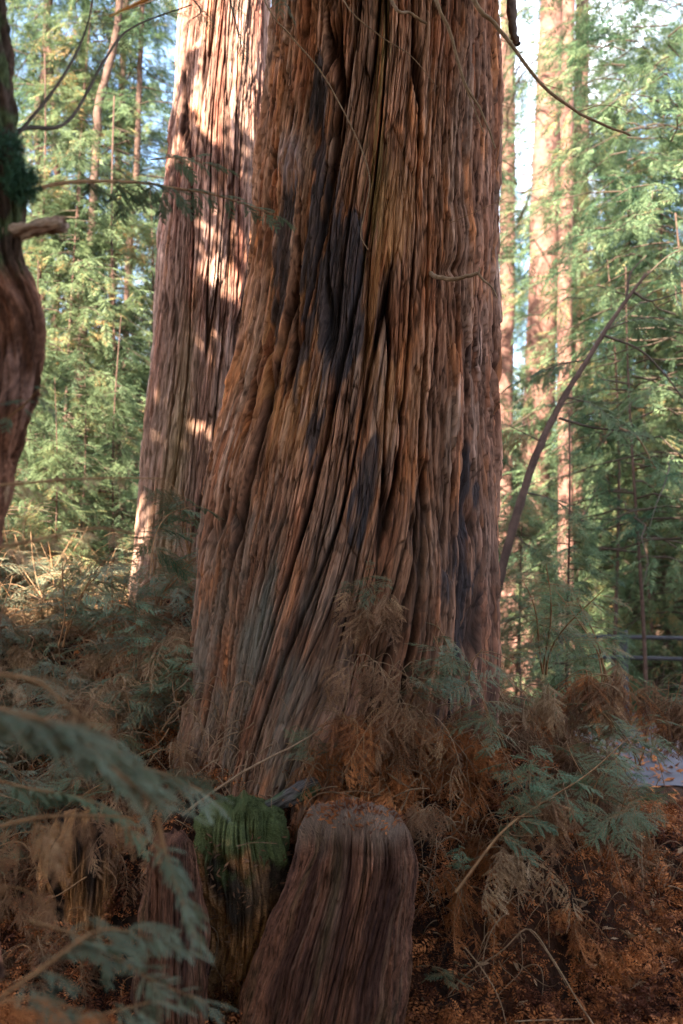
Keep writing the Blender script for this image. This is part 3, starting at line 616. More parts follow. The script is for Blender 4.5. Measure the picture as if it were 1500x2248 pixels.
PG = [sprout('g', R, .5, 2, 5, .6) for _ in range(3)]; PD = [sprout('d', R, .42, 3, 8, 1.0) for _ in range(3)]
def clear(x, y, z):                    # keep clear of the trunks and stumps
    return ~((np.abs(x+.05) < .95) & (y < 7) & (y > 4.0)) & ~((np.hypot(x+1.25, y-8.2)) < .75)
Rs = np.random.RandomState(5)
scatter("undergrowth", "blue green low redwood sprays covering the bank beside the trunks", PG, 80, (-3.2, -.75, 5.2, 8.6), Rs, .5, 1.0, 'green_near', 'twig_red', keep=clear)
scatter("mixed_undergrowth", "pale green sprays standing above the matted brown fronds of the bank", PG, 130, (-3.2, -.75, 5.6, 8.6), Rs, .7, 1.35, 'green_skylit', 'twig', keep=clear, zup=.15)
scatter("tan_fronds", "light tan dry fronds tangled among the green on the bank", PD, 70, (-3.0, -.75, 5.2, 8.2), Rs, .6, 1.15, 'dead_tan', 'twig', keep=clear, zup=.2)
scatter("dead_undergrowth", "brown withered fronds matted through the bank beside the trunks", PD, 130, (-3.2, -.75, 5.0, 8.6), Rs, .6, 1.1, 'dead', 'twig', keep=clear)
scatter("sunlit_undergrowth", "bright green and gold brush in the sun farther up the bank", PG, 90, (-8, -1.6, 8.8, 13), Rs, .9, 1.7, 'green_far', 'twig_red', keep=clear)
scatter("dry_brush", "sunlit tan dead brush farther up the bank", PD, 60, (-7, -1.5, 8.3, 12), Rs, .9, 1.7, 'dead_tan', 'twig', keep=clear)
scatter("thicket", "brown dead thicket heaped on the mound right beside the trunk foot", PD, 110, (.9, 1.65, 5.4, 6.9), Rs, .55, 1.05, 'dead', 'twig', keep=clear, zup=.25)
scatter("rusty_thicket", "rust red dead fronds low over the litter slope", PD, 34, (.55, 1.7, 4.9, 5.6), Rs, .35, .75, 'dead_red', 'twig_red')
scatter("brush", "dark green brush between the mound and the tall background trunks", PG, 110, (1.4, 6.5, 6.6, 9.2), Rs, .8, 1.5, 'green_mid', 'twig_red', keep=lambda x, y, z: clear(x, y, z) & (x < y*.255))
scatter("root_tangle", "matted dead fronds and rootlets in the cleft at the foot of the giant trunk", PD, 60, (-.1, .75, 4.85, 5.3), Rs, .35, .8, 'dead_red', 'twig_red', zup=.35)
scatter("bank_fringe", "brown fronds fringing the decayed stumps", PD, 45, (-2.2, -.75, 4.9, 5.6), Rs, .5, .9, 'dead', 'twig', zup=.2)

# loose rootlets and twigs hanging over the mound
def twigs(name, label, n, box, rng, L, mat, hang=.6):
    so = Soup()
    for _ in range(n):
        x, y = rng.uniform(box[0], box[1]), rng.uniform(box[2], box[3]); z = float(G(x, y))+rng.uniform(box[4], box[5])
        az = rng.rand()*6.28; l = L*(.4+rng.rand()); t = np.linspace(0, 1, 9); c = rng.randn(3)*.12
        p = np.stack([x+l*.6*t*math.cos(az)+c[0]*l*np.sin(t*3), y+l*.4*t*math.sin(az)-.05*t, z+l*(.35*t-hang*1.4*t*t)+c[1]*l*np.sin(t*4)], -1)
        so.tube(p, np.linspace(.003, .001, 9)*(.6+.8*rng.rand()), 4)
    o = so.build(name, M[mat], None, True); return tag(o, label, name.replace("_", " "), kind="stuff")
twigs("rootlets", "thin pale rootlets dangling from the tangle over the stump", 170, (-.15, .95, 4.75, 5.25, .15, .7), Rs, .35, 'twig')
twigs("fine_twigs", "fine pale twigs tangled round the foot of the giant trunk", 480, (-.85, 1.0, 4.8, 5.4, .1, .6), Rs, .28, 'twig')
scatter("bank_brush", "mixed green brush standing in the sun behind the bank", PG, 70, (-4.6, -1.7, 7.6, 10.2), Rs, .9, 1.5, 'green_mid', 'twig_red', keep=clear)
twigs("bank_twiglets", "fine tan twigs tangled over the bank", 600, (-3.0, -.75, 5.2, 7.8, .1, .7), Rs, .4, 'twig')
twigs("dry_twigs", "thin arching dry twigs over the brown mound and slope", 90, (.7, 1.9, 4.9, 6.2, .05, .4), Rs, .35, 'twig')
twigs("bank_twigs", "thin rusty twigs among the fronds of the bank", 160, (-2.8, -.8, 4.8, 7.5, .1, .5), Rs, .5, 'twig_red')

# ---- litter
def litter():
    base = Soup(); rr = np.random.RandomState(8); protos = []
    for _ in range(4):
        f_ = Soup(); x = np.linspace(0, .07, 6); needles(f_, np.stack([x, .15*rr.randn()*x*x/.07, .01*np.sin(x*40)], -1), .012, .0042, rr, droop=0, step=.006, curl=.5); protos.append(f_)
    so = Soup(); n = 26000
    x = rr.uniform(-1.9, 2.9, n); y = 4.0+4.2*rr.rand(n)**1.6; z = G(x, y)+.015+.045*rr.rand(n); s = rr.uniform(.9, 2.9, n)
    Mt = rotm(rr.randn(n)*.5, rr.randn(n)*.45, rr.rand(n)*6.28)*s[:, None, None]; w = rr.randint(0, 4, n); T = np.stack([x, y, z], -1)
    for i in range(4): so.xf(protos[i], Mt[w == i], T[w == i])
    tag(so.build("needle_litter", M['dead_red']), "rust red fallen needle sprigs carpeting the ground", "litter", kind="stuff")
    so = Soup(); n = 2600; x = rr.uniform(-1.9, 3.4, n); y = 3.6+4*rr.rand(n); z = G(x, y)+.03+.02*rr.rand(n); s = rr.uniform(.012, .045, n)
    q = np.array([[-1, 0, 0], [0, .45, .12], [1.1, .05, .05], [0, -.4, .1]]); b = Soup(); b.quads(q[None])
    so.xf(b, rotm(rr.randn(n)*.6, rr.randn(n)*.5, rr.rand(n)*6.28)*s[:, None, None], np.stack([x, y, z], -1))
    tag(so.build("leaf_litter", M['maple']), "small dry leaf scraps scattered over the red litter", "litter", kind="stuff")
litter()
def top_litter():
    rr = np.random.RandomState(18); so = Soup(); n = 2200
    x = rr.uniform(-.5, .55, n); y = rr.uniform(4.75, 5.25, n); pts = np.stack([x, y, G(x, y)+.02+.05*rr.rand(n)], -1)
    f_ = Soup(); t = np.linspace(0, .08, 6); needles(f_, np.stack([t, .1*t*t/.07, 0*t], -1), .012, .0036, rr, droop=0, step=.007, curl=.5)
    so.xf(f_, rotm(rr.randn(n)*.5, rr.randn(n)*.5, rr.rand(n)*6.28)*rr.uniform(.6, 1.5, n)[:, None, None], pts)
    tag(so.build("root_litter", M['dead_red']), "red needles packed on the soil between the stump top and the giant trunk", "litter", kind="stuff")
top_litter()
def path_litter():
    rr = np.random.RandomState(28); n = 5000; so = Soup(); x = rr.uniform(2.0, 7, n); y = rr.uniform(7.5, 15, n); b = Soup(); q = np.array([[-1, 0, 0], [0, .4, .1], [1.1, .05, .05], [0, -.35, .1]]); b.quads(q[None])
    so.xf(b, rotm(rr.randn(n)*.4, rr.randn(n)*.4, rr.rand(n)*6.28)*rr.uniform(.015, .06, n)[:, None, None], np.stack([x, y, G(x, y)+.035], -1))
    tag(so.build("path_litter", M['dead_red']), "brown leaf scraps strewn over the pale path", "litter", kind="stuff")
path_litter()
def maple(name, loc, size, rot, label, mat='maple'):
    a = []; rr = np.random.RandomState(int(size*1000))
    for k in range(5):
        an = -1.9+.95*k; l = 1-.18*abs(k-2)
        a += [(an-.33, .34), (an-.14, .62*l), (an-.17, .74*l), (an, l), (an+.17, .72*l), (an+.13, .6*l)]
    a += [(2.6, .3), (3.14, .08), (-2.6, .3)]
    p = np.array([[r_*math.cos(t), r_*math.sin(t), .18*r_*r_*math.sin(t*2+1)+.05*rr.randn()*r_] for t, r_ in a])*size
    n = len(p); V = np.vstack([[0, 0, 0], p]); tr = [[0, i+1, (i+1) % n+1] for i in range(n)]
    o = link(name, mesh_np(name, V, None, tr, mats=[M[mat]], smooth=False), None, loc); o.rotation_euler = rot
    st = Soup(); t = np.linspace(0, 1, 6); st.tube(np.stack([-size*1.1*t, .1*size*t*t, .1*size*t], -1), .0012, 4); st.build("stem", M['twig'], o)
    return tag(o, label, "leaf", "fallen maple leaves on the slope" if mat == 'maple' else None)
for px, py, Y, s, r, lab in [(1440, 1985, 5.1, .075, (.5, .2, 1), "largest pale brown maple leaf on the slope beyond the thicket"),
        (1388, 2018, 5.0, .07, (.7, -.2, 2.6), "curled tan maple leaf below the pale brown one at the slope's top"),
        (1400, 2130, 4.8, .07, (.3, .3, 4), "tan maple leaf lying flat on open red litter"),
        (1360, 2170, 4.7, .05, (.6, .1, .4), "small tan maple leaf just under the flat one")]:
    p = P(px, py, Y); p[2] = G(p[0], p[1])+.06
    maple("maple_leaf", p, s, r, lab)
o = maple("fallen_leaf", P(222, 292, 2.6), .02, (1.2, .6, 1.2), "small orange leaf caught in the air before the foliage", 'orange_leaf')

# ---- bare twigs and branches of the main tree
def branch(pts, r0, r1, mat, parent, name="branch", n=30, k=7, subs=()):
    so = Soup(); c = curve(pts, n); rr = np.random.RandomState(len(pts)*7+int(abs(pts[0][0])*100)); c[1:-1] += rr.randn(n-2, 3)*r0*.12
    so.tube(c, np.linspace(r0, r1, n)*(1+.12*rr.rand(n)), k)
    for sp_, a, b in subs: so.tube(curve(sp_, 14), np.linspace(a, b, 14), 5)
    o = so.build(name, M[mat], None, True)
    return par(o, parent) if parent is not None else o
def PP(l, Y): return [P(a, b, Y if len(c) == 0 else c[0]) for a, b, *c in l]
branch(PP([(960, -420, 5.5), (985, -150, 4.9), (1040, 0), (1085, 50), (1120, 95), (1190, 185), (1270, 245), (1330, 275), (1385, 297)], 4.6), .013, .005, 'twig', main,
       subs=[(PP([(1150, 130), (1190, 180), (1250, 200)], 4.6), .003, .001), (PP([(1270, 245), (1330, 230), (1400, 250)], 4.6), .003, .001)])
branch(PP([(900, -400, 5.5), (930, -120, 4.95), (957, 0), (985, 60), (1005, 130), (1025, 190), (1060, 250), (1088, 325)], 4.7), .011, .004, 'twig', main, subs=[(PP([(1012, 165), (1030, 210), (1062, 290)], 4.7), .005, .003)])
branch(PP([(800, -200, 5.5), (860, 0), (900, 28), (937, 52)], 4.8), .009, .006, 'twig', main)
branch(PP([(500, -200, 5.6), (580, 0), (640, 80), (700, 150), (750, 235), (795, 330), (812, 400), (800, 470), (792, 515), (808, 548)], 4.8), .004, .002, 'twig', main, n=50)
branch(PP([(700, -150, 5.5), (755, 0), (830, 75), (900, 120), (960, 190)], 4.9), .004, .0015, 'twig', main)
branch(PP([(940, 597, 5.35), (960, 608, 5.1), (1000, 612, 5.0), (1050, 600, 4.95)], 5), .013, .009, 'twig', main, subs=[(PP([(1050, 600), (1062, 615), (1080, 630), (1092, 655)], 4.95), .007, .004), (PP([(1050, 600), (1054, 592), (1052, 586)], 4.95), .006, .002)])
branch(PP([(985, 490, 5.35), (1010, 480, 5.2), (1060, 458), (1130, 428), (1200, 410)], 5.1), .0016, .0008, 'twig_red', main)
# loose bark slab
so = Soup(); pb = PP([(1123, -150), (1122, -60), (1124, 20), (1128, 70), (1138, 98)], 5.7); so.tube(curve(pb, 24), np.linspace(.036, .02, 24), 9, .18, 4)
par(so.build("loose_bark", M['trunk_dark'], None), main)["label"] = "dark torn bark slab hanging off the trunk"

# ---- branches of the near tree, with their sprays
def spray_branch(axis, r0, sprays, kit, stem_m, leaf_m, parent, rng, size=.6, label=None, name="branch", flat=True, side=1.0, down=.1):
    """a branch with sprays along its outer two thirds; branch > foliage"""
    c = curve(axis, 30); b = Soup(); b.tube(c, np.linspace(r0, r0*.3, 30), 5); fo = Soup()
    t = np.gradient(c, axis=0); t /= np.linalg.norm(t, axis=1)[:, None]
    for k in range(sprays):
        i = int(30*(.25+.74*k/sprays)); az = math.atan2(t[i][1], t[i][0])+(k % 2*2-1)*(.75+.3*rng.rand())*side
        f1, s1 = kit[rng.randint(len(kit))]; m = rotm(rng.randn()*.35, down+rng.randn()*.25, az)*size*(.6+.6*rng.rand())*(1.1-.4*k/sprays)
        fo.xf(f1, m[None], c[i][None]); b.xf(s1, m[None], c[i][None])
    m = rotm(0., down, math.atan2(t[-1][1], t[-1][0]))*size*.8; f1, s1 = kit[0]; fo.xf(f1, m[None], c[-1][None]); b.xf(s1, m[None], c[-1][None])
    o = b.build(name, M[stem_m], None, True)
    f = fo.build("foliage", M[leaf_m], o)
    if parent is not None: par(o, parent)
    if label: o["label"] = label
    return o
Rb = np.random.RandomState(21)
spray_branch(PP([(20, 430, 3.0), (150, 400, 3.2), (300, 400, 3.5), (380, 412, 3.7), (480, 430, 3.8), (600, 470, 3.9)], 3), .008, 22, LF, 'twig_red', 'green_near', near, Rb, .42, "long thin branch with green sprays reaching over the dappled trunk", side=.9, down=.25)
spray_branch(PP([(330, 350, 3.8), (400, 345, 3.8), (470, 365, 3.8)], 3.8), .003, 8, LF, 'twig_red', 'green_near', near, Rb, .4, side=.8)
spray_branch(PP([(0, 300, 3.0), (60, 280, 3.1), (150, 265, 3.3), (230, 130, 3.6), (290, 60, 3.8), (420, 10, 4)], 3), .009, 7, GF, 'twig_dark', 'green_mid', near, Rb, .5)
spray_branch(PP([(10, 330, 3.0), (130, 180, 3.2), (190, 60, 3.4), (210, -60, 3.4)], 3), .007, 7, GF, 'twig_dark', 'green_mid', near, Rb, .5)
spray_branch(PP([(470, -150, 4.2), (500, -20, 4.2), (520, 60, 4.2), (535, 120, 4.2)], 4.2), .006, 7, GF, 'twig_dark', 'green_near', near, Rb, .35, down=.9)
spray_branch(PP([(330, -120, 4.0), (400, -30, 4), (440, 20, 4), (425, 40, 4)], 4.2), .006, 6, GF, 'twig_dark', 'green_near', near, Rb, .35, down=.8)
spray_branch(PP([(500, -160, 4.0), (590, -60, 4), (620, 0, 4)], 4.2), .005, 5, GF, 'twig_dark', 'green_near', near, Rb, .4, down=.8)
par(branch(PP([(240, 35), (300, 8), (345, -15), (420, -60)], 2.8), .003, .012, 'orange_leaf', None), near)["label"] = "orange dead spray tip hanging in at the top"
# moss clumps on the burl
def moss(px, py, Y, r, n, rng):
    so = Soup(); c = P(px, py, Y); d = rng.randn(n, 3); d /= np.linalg.norm(d, axis=1)[:, None]; q = np.array([[0, 0, 0], [.5, .08, 0], [1, 0, -.2], [.5, -.08, 0]]); b = Soup(); b.quads(q[None])
    so.xf(b, rotm(rng.rand(n)*6.28, rng.rand(n)*6.28, rng.rand(n)*6.28)*(r*.5*rng.rand(n))[:, None, None], c+d*r*(.4+.5*rng.rand(n))[:, None]*np.array([1, .8, 1.1]))
    return par(so.build("moss", M['green_shade'], None), near)
moss(45, 400, 2.95, .07, 2600, Rb); moss(15, 330, 2.95, .065, 1600, Rb)

# ---- near, out of focus branches entering from the left edge of the clearing
FG = "blurred sprays close to the camera"
def fgb(axis, n, size, lm, label, kit=LF, stem='twig_red', r=.006, down=.15, side=1.):
    o = spray_branch([P(*a) for a in axis], r, n, kit, stem, lm, None, Rb, size, None, "low_branch", side=side, down=down)
    return tag(o, label, "branch", FG)
fgb([(-260, 1470, 1.75), (-60, 1540, 1.8), (110, 1590, 1.9), (240, 1680, 2.0), (330, 1760, 2.05)], 24, .5, 'green_skylit', "big blurred blue green branch sweeping in above the decayed stumps")
fgb([(-260, 1560, 1.9), (0, 1600, 1.95), (180, 1650, 2.1), (330, 1690, 2.3), (440, 1735, 2.5)], 22, .48, 'green_skylit', "blurred blue green branch lying just over the biggest blurred one")
fgb([(-150, 2300, 2.0), (100, 2120, 2.1), (230, 2040, 2.2), (360, 2080, 2.3)], 18, .45, 'green_skylit', "blurred green branch in the bottom corner reaching towards the narrow stump")
fgb([(345, 1790, 2.3), (365, 1880, 2.3), (400, 1980, 2.3), (430, 2060, 2.3)], 10, .26, 'green_skylit', "blurred green branch hanging straight down in front of the narrow stump", down=.6)
fgb([(-100, 2380, 2.1), (60, 2280, 2.1), (180, 2240, 2.2), (330, 2200, 2.3)], 16, .45, 'green_skylit', "lowest blurred green branch along the picture's bottom edge")
fgb([(60, 2020, 2.3), (180, 2060, 2.4), (330, 2150, 2.4), (450, 2200, 2.5)], 16, .36, 'green_skylit', "feathery green branch dipping below the one that reaches for the narrow stump", r=.004)
fgb([(-60, 1700, 2.5), (60, 1730, 2.6), (200, 1760, 2.7), (300, 1830, 2.8)], 16, .4, 'green_near', "darker green branch drooping under the two biggest blurred ones", r=.004, down=.4)
fgb([(-60, 1960, 2.5), (40, 1950, 2.5), (120, 2000, 2.5)], 8, .36, 'dead', "brown dead spray in front of the decayed stump's foot", DF, r=.003, down=.5)
fgb([(-150, 1860, 2.4), (60, 1800, 2.4), (200, 1790, 2.5), (330, 1800, 2.6)], 16, .5, 'dead', "red stemmed branch with brown fronds hanging over the broad decayed stump", DF, 'twig_red', .006, 1.0)
fgb([(-150, 2280, 1.9), (0, 2200, 1.9), (120, 2200, 2.0), (200, 2240, 2.0)], 10, .4, 'dead_red', "blurred rust brown branch in the bottom corner", DF, 'twig_red', .004, .4)
fgb([(-150, 1480, 2.0), (60, 1490, 2.1), (160, 1560, 2.2), (210, 1600, 2.3)], 8, .35, 'dead_tan', "blurred tan orange dead spray crossing the biggest green branch", DF)
fgb([(-150, 1230, 2.4), (60, 1190, 2.5), (200, 1160, 2.7), (300, 1170, 2.9)], 9, .4, 'dead_tan', "blurred tan dead spray at mid height near the crooked tree", DF)
fgb([(-150, 1080, 2.6), (60, 1060, 2.8), (200, 1050, 3.0), (360, 1050, 3.4)], 9, .4, 'dead_tan', "thin tan dead branch reaching to the dappled trunk's edge", DF)
fgb([(330, 1260, 4.6), (340, 1180, 4.7), (370, 1130, 4.8), (430, 1110, 4.9)], 8, .6, 'green_near', "green sprout branch overlapping the dappled trunk's foot", r=.004)
fgb([(-40, 960, 3.0), (40, 900, 2.9), (80, 860, 2.8), (110, 820, 2.8)], 6, .35, 'green_near', "green spray crossing the crooked tree below its bend", r=.004)
fgb([(1000, 1960, 4.5), (1100, 1830, 4.6), (1180, 1770, 4.7), (1290, 1700, 4.8), (1380, 1620, 4.9)], 14, .55, 'green_near', "long rust stemmed green branch rising over the thicket towards the path", r=.008)
for pts_, r0, r1, lab in [
    (PP([(400, 1790, 4.4), (480, 1730, 4.5), (560, 1680, 4.6), (640, 1640, 4.8), (690, 1610, 4.95), (730, 1570, 5.05)], 4.7), .006, .003, "long bent pale branchlet leaning on the trunk foot behind the mossy stump"),
    (PP([(985, 2185, 4.6), (1030, 2135, 4.6), (1100, 2090, 4.6), (1160, 2040, 4.6), (1210, 2100, 4.55), (1270, 2200, 4.5), (1310, 2260, 4.45)], 4.6), .003, .0035, "grey twig arched over the litter slope"),
    (PP([(1020, 2080, 4.55), (1060, 2130, 4.5), (1095, 2190, 4.45), (1115, 2260, 4.4)], 4.5), .003, .002, "thin grey twig running straight down the litter"),
    (PP([(1130, 2243, 4.5), (1200, 2240, 4.5), (1280, 2238, 4.5)], 4.5), .004, .003, "pale stick lying at the very bottom of the litter slope"),
    (PP([(745, 1741, 4.75), (790, 1737, 4.72), (835, 1745, 4.7)], 4.7), .002, .001, "white thin stick on the rounded stump top"),
    (PP([(520, 1858, 4.6), (560, 1850, 4.6), (610, 1853, 4.62)], 4.6), .002, .001, "pale thin stick on the moss of the wedged stump"),
    (PP([(1110, 1820, 4.7), (1130, 1835, 4.65), (1180, 1835, 4.65)], 4.6), .003, .002, "short grey twig caught among the rusty stems")]:
    tag(branch(pts_, r0, r1, 'twig', None, "fallen_twig"), lab, "twig")

# ------------------------------------------------------------------ background trees
def far_spray(rng, L=.55, n=14):
    """drooping flat spray of broad leaflets, axis +X"""
    so = Soup(); x = np.linspace(.08, 1, n)*L; q = []
    for k, xx in enumerate(x):
        for sg in (-1, 1):
            for rep in (0, 1):
                l = L*(.08+.19*math.sin(math.pi*(.15+.8*k/n)))*(.6+.6*rng.rand()); an = sg*(.75+.5*rng.rand()); z0 = -.35*xx*xx/L
                d = np.array([math.cos(an)*l, math.sin(an)*l, -l*(.15+.5*rng.rand())]); w = np.array([-math.sin(an), math.cos(an), rng.randn()*.5])*L*.013
                b = np.array([xx+rep*.02, 0, z0]); q.append([b, b+d*.5+w, b+d, b+d*.5-w])
    so.quads(np.array(q)); return so
Rf = np.random.RandomState(31); FS = [far_spray(Rf) for _ in range(4)]
def conifer(rng, H, rad, nb, per, zlo, size=1.0, trunk_r=.15, tilt=0):
    """soups for crown and limbs of a tree H tall; trunk made apart"""
    fo, li = Soup(), Soup(); Mt, T = [], []
    for b in range(nb):
        f = (b+rng.rand())/nb; z = zlo+(H-zlo)*f**1.0; L = rad*(1-.75*f)*(.55+.7*rng.rand()); az = rng.rand()*6.283
        t = np.linspace(0, 1, 7); p = np.stack([np.cos(az)*L*t, np.sin(az)*L*t, z+L*(.12*t-.5*t*t)], -1); p[1:-1] += rng.randn(5, 3)*.05*L*.3
        li.tube(p, np.linspace(.02, .004, 7)*(1-.5*f), 4)
        for k in range(per):
            u = .2+.8*rng.rand(); q = np.array([np.interp(u, t, p[:, c]) for c in range(3)])
            Mt.append(rotm(rng.randn()*.35, .25+rng.randn()*.35, az+rng.choice([-1, 1])*(.3+.9*rng.rand()))*size*(.6+.7*rng.rand())); T.append(q+rng.randn(3)*.06)
    Mt = np.array(Mt); T = np.array(T); w = rng.randint(0, 4, len(T))
    for i in range(4): fo.xf(FS[i], Mt[w == i], T[w == i])
    return fo, li
def variants(spec_, lm):
    out = []
    for i, (H, rad, nb, per, zlo, size) in enumerate(spec_):
        fo, li = conifer(np.random.RandomState(100+i), H, rad, nb, per, zlo, size)
        out.append((fo.mesh("crown", M[lm]), li.mesh("limbs", M['twig_dark'])))
    return out
CV = variants([(15, 2.7, 85, 15, .5, .75), (13, 2.3, 75, 14, 1.2, .7), (16, 3.0, 80, 12, 3.0, .75)], 'green_far')
CM = variants([(8, 2.3, 90, 10, .2, .75), (6, 2.0, 75, 10, .3, .7)], 'green_mid')
def trunk_obj(root, base, pts, r0, r1, mat, rough=.05):
    so = Soup(); n = 40; c = curve(pts, n); c[2:, 0] += np.cumsum(np.random.RandomState(int(abs(base[0])*97)).randn(n-2))*min(r0, .08)*.06; so.tube(c-np.asarray(base), np.linspace(r0, r1, n), 12, rough, 3); return link("trunk", so.mesh("trunk", M[mat], True), root)
def far_tree(pxl, Y, r0, r1, mat, label, crown=None, cs=1.0, name="tall_tree", cat="tree", group=None, rz=0, Htop=None, czoff=0):
    """pxl: picture positions the trunk passes through, top to bottom"""
    pts = [P(a, b, Y) for a, b in pxl]; pts = sorted(pts, key=lambda p: p[2]); g = float(G(pts[0][0], Y))
    pts = [np.array([pts[0][0], Y, g-.1])]+[p for p in pts if p[2] > g+.3]
    top = pts[-1]+(pts[-1]-pts[-2])/np.linalg.norm(pts[-1]-pts[-2])*(Htop or 6); pts.append(top)
    base = pts[0]; r = empty(name, base); trunk_obj(r, base, pts, r0, r1, mat)
    if crown is not None:
        c = link("crown", crown[0], r); c.scale = (cs,)*3; c.rotation_euler.z = rz; c.location.z = czoff
        l = link("limbs", crown[1], r); l.scale = (cs,)*3; l.rotation_euler.z = rz; l.location.z = czoff
    return tag(r, label, cat, group)
# right of the giant
far_tree([(1220, 0), (1205, 300), (1195, 600), (1185, 900), (1165, 1150), (1150, 1400)], 17, .30, .21, 'trunk_far', "widest background redwood, pinkish brown with a broad flared foot, just beyond the giant", CV[2], 1.0, "background_redwood", czoff=5)
far_tree([(1244, 0), (1240, 300), (1236, 600), (1240, 900), (1245, 1300)], 14, .115, .09, 'trunk_far', "slim sunlit orange trunk touching the widest background redwood", None, 1.0, "background_redwood")
far_tree([(1278, 0), (1276, 300), (1270, 620), (1266, 900), (1262, 1300)], 18, .20, .12, 'trunk_far', "straight sunlit trunk standing apart beside the slim orange one", CV[1], 1.0, "background_redwood", czoff=6)
far_tree([(1112, 200), (1112, 500), (1108, 900), (1105, 1250)], 20, .17, .15, 'trunk_far', "pink trunk half hidden by the edge of the giant", None, 1, "background_redwood")
far_tree([(1372, 850), (1370, 1100), (1366, 1400)], 22, .10, .08, 'trunk_dark', "thin dark red trunk deep in the green shade", CV[0], 1, "background_redwood", Htop=2)
far_tree([(1480, 800), (1485, 1100), (1488, 1300)], 20, .10, .07, 'trunk_dark', "thin reddish trunk close to the picture edge over the railing", CV[1], 1, "background_redwood", Htop=2)
far_tree([(1440, 700), (1425, 1100), (1420, 1300)], 26, .12, .09, 'trunk_dark', "faint dark trunk between the two thin reddish ones", CV[2], 1, "background_redwood", Htop=2)
# leaning sapling
def leaner():
    p = PP([(1085, 1330), (1110, 1220), (1150, 1080), (1190, 970), (1240, 870), (1290, 790), (1330, 725), (1375, 660), (1418, 602)], 8.6)
    r = empty("leaning_tree", p[0]); tag(r, "thin bare tree leaning away from the giant in the open", "tree")
    so = Soup(); c = curve(p, 50); so.tube(c-p[0], np.linspace(.042, .012, 50), 9, .09, 2); link("trunk", so.mesh("trunk", M['trunk_dark'], True), r)
    for l in ([(1322, 735), (1400, 765), (1455, 815), (1500, 875), (1560, 960)], [(1228, 918), (1300, 938), (1360, 945), (1440, 965)], [(1390, 640), (1430, 660), (1500, 640)], [(1375, 660), (1385, 600), (1420, 560)]):
        par(branch(PP(l, 8.6), .012, .004, 'twig_dark', None), r)
    rl = np.random.RandomState(61)
    for l, n_ in (([(1330, 725), (1400, 700), (1480, 700), (1560, 720)], 10), ([(1290, 790), (1230, 800), (1160, 830)], 7), ([(1240, 870), (1320, 900), (1400, 1000)], 9), ([(1190, 970), (1150, 950), (1110, 930)], 6), ([(1405, 620), (1470, 560), (1530, 540)], 8), ([(1150, 1080), (1220, 1100), (1290, 1150)], 8), ([(1125, 1170), (1180, 1220), (1220, 1290)], 7)):
        spray_branch(PP(l, 8.6), .008, n_, LF, 'twig_dark', 'green_mid', r, rl, 1.0, down=.2)
    for l in ([(1360, 940), (1400, 960), (1440, 1030)],): par(branch(PP(l, 8.6), .012, .004, 'twig', None), r)
leaner_done = leaner()
# left of the giant
far_tree([(118, -100), (103, 60), (99, 170), (84, 260), (92, 500)], 14, .07, .04, 'trunk_dark', "slim trunk high against the bright sky beside the crooked tree", CV[1], .85, "background_tree", czoff=4)
far_tree([(270, -100), (256, 80), (222, 220), (214, 300), (206, 480), (180, 800)], 12, .06, .04, 'trunk_dark', "curved grey trunk bending up into the blue gap", CV[2], .8, "background_tree", czoff=5)
far_tree([(314, 0), (306, 200), (300, 400), (283, 560), (274, 900)], 13, .05, .03, 'trunk_dark', "thin dark straight stem next to the dappled trunk", CV[1], .8, "background_tree", czoff=4)
far_tree([(130, 400), (138, 520), (125, 640), (118, 900)], 14, .07, .04, 'trunk_dark', "thin brown stem seen just past the sawn stub", None, 1, "background_tree")
far_tree([(245, 700), (235, 900), (238, 1000)], 14, .07, .05, 'trunk_dark', "short visible reddish stem above the sunlit brush", CV[0], .8, "background_tree")
far_tree([(165, 700), (160, 900)], 16, .09, .06, 'trunk_dark', "dim stem deep behind the sunlit brush", CV[0], .9, "background_tree")

Rt = np.random.RandomState(77)
NEARLAB = {
 (50, 15): "tall leafy conifer directly behind the crooked tree's burl", (180, 13): "bushy conifer halfway between the crooked tree and the dappled trunk", (290, 15): "tall airy conifer touching the upper edge of the dappled trunk",
 (-60, 14): "conifer mostly cut off by the picture edge behind the crooked tree", (1150, 10.5): "small young conifer low against the giant trunk's edge", (1225, 12.5): "low young conifer at the foot of the widest background redwood",
 (1190, 13.5): "slim young conifer screening the foot of the widest background redwood", (1265, 12): "young conifer screening the foot of the slim orange trunk", (1340, 15): "bushy conifer behind the bare leaning tree's middle",
 (1440, 14): "broad bushy conifer just behind the railing", (1520, 13.6): "broad conifer over the railing's end at the picture edge", (1130, 14): "short conifer peeping past the giant trunk's edge",
 (1250, 8.4): "small sparse conifer growing at the foot of the bare leaning tree", (1180, 12): "high boughs of pale conifer hanging before the widest background redwood's top", (1345, 12.5): "high conifer boughs beside the straight sunlit trunk's top",
 (1400, 11.5): "high conifer boughs above the tip of the bare leaning tree", (1500, 11): "high conifer boughs hanging down the upper picture edge past the railing", (150, 10.8): "mid sized conifer rising from the sunlit bank near the sawn stub",
 (240, 11.4): "mid sized conifer between the sunlit bank and the curved grey trunk", (60, 11): "mid sized conifer rising right behind the crooked tree's bend", (310, 11.8): "mid sized conifer whose boughs touch the middle of the dappled trunk",
 (60, 9.6): "low young conifer on the sunlit bank under the crooked tree's bend", (170, 9.3): "lowest little conifer in the middle of the sunlit bank", (255, 9.8): "low young conifer on the bank close to the dappled trunk",
 (5, 8.8): "low young conifer cut by the picture edge below the crooked tree", (110, 8.6): "tiny conifer nearest on the sunlit bank", (1400, 16): "full conifer behind the broad one over the railing", (1480, 15.5): "full dark conifer deep over the railing's end",
 (1310, 15): "tall conifer behind the upper half of the bare leaning tree", (1130, 24): "squat far conifer seen just past the giant trunk's edge", (1560, 15): "conifer just outside the path's far bend"}
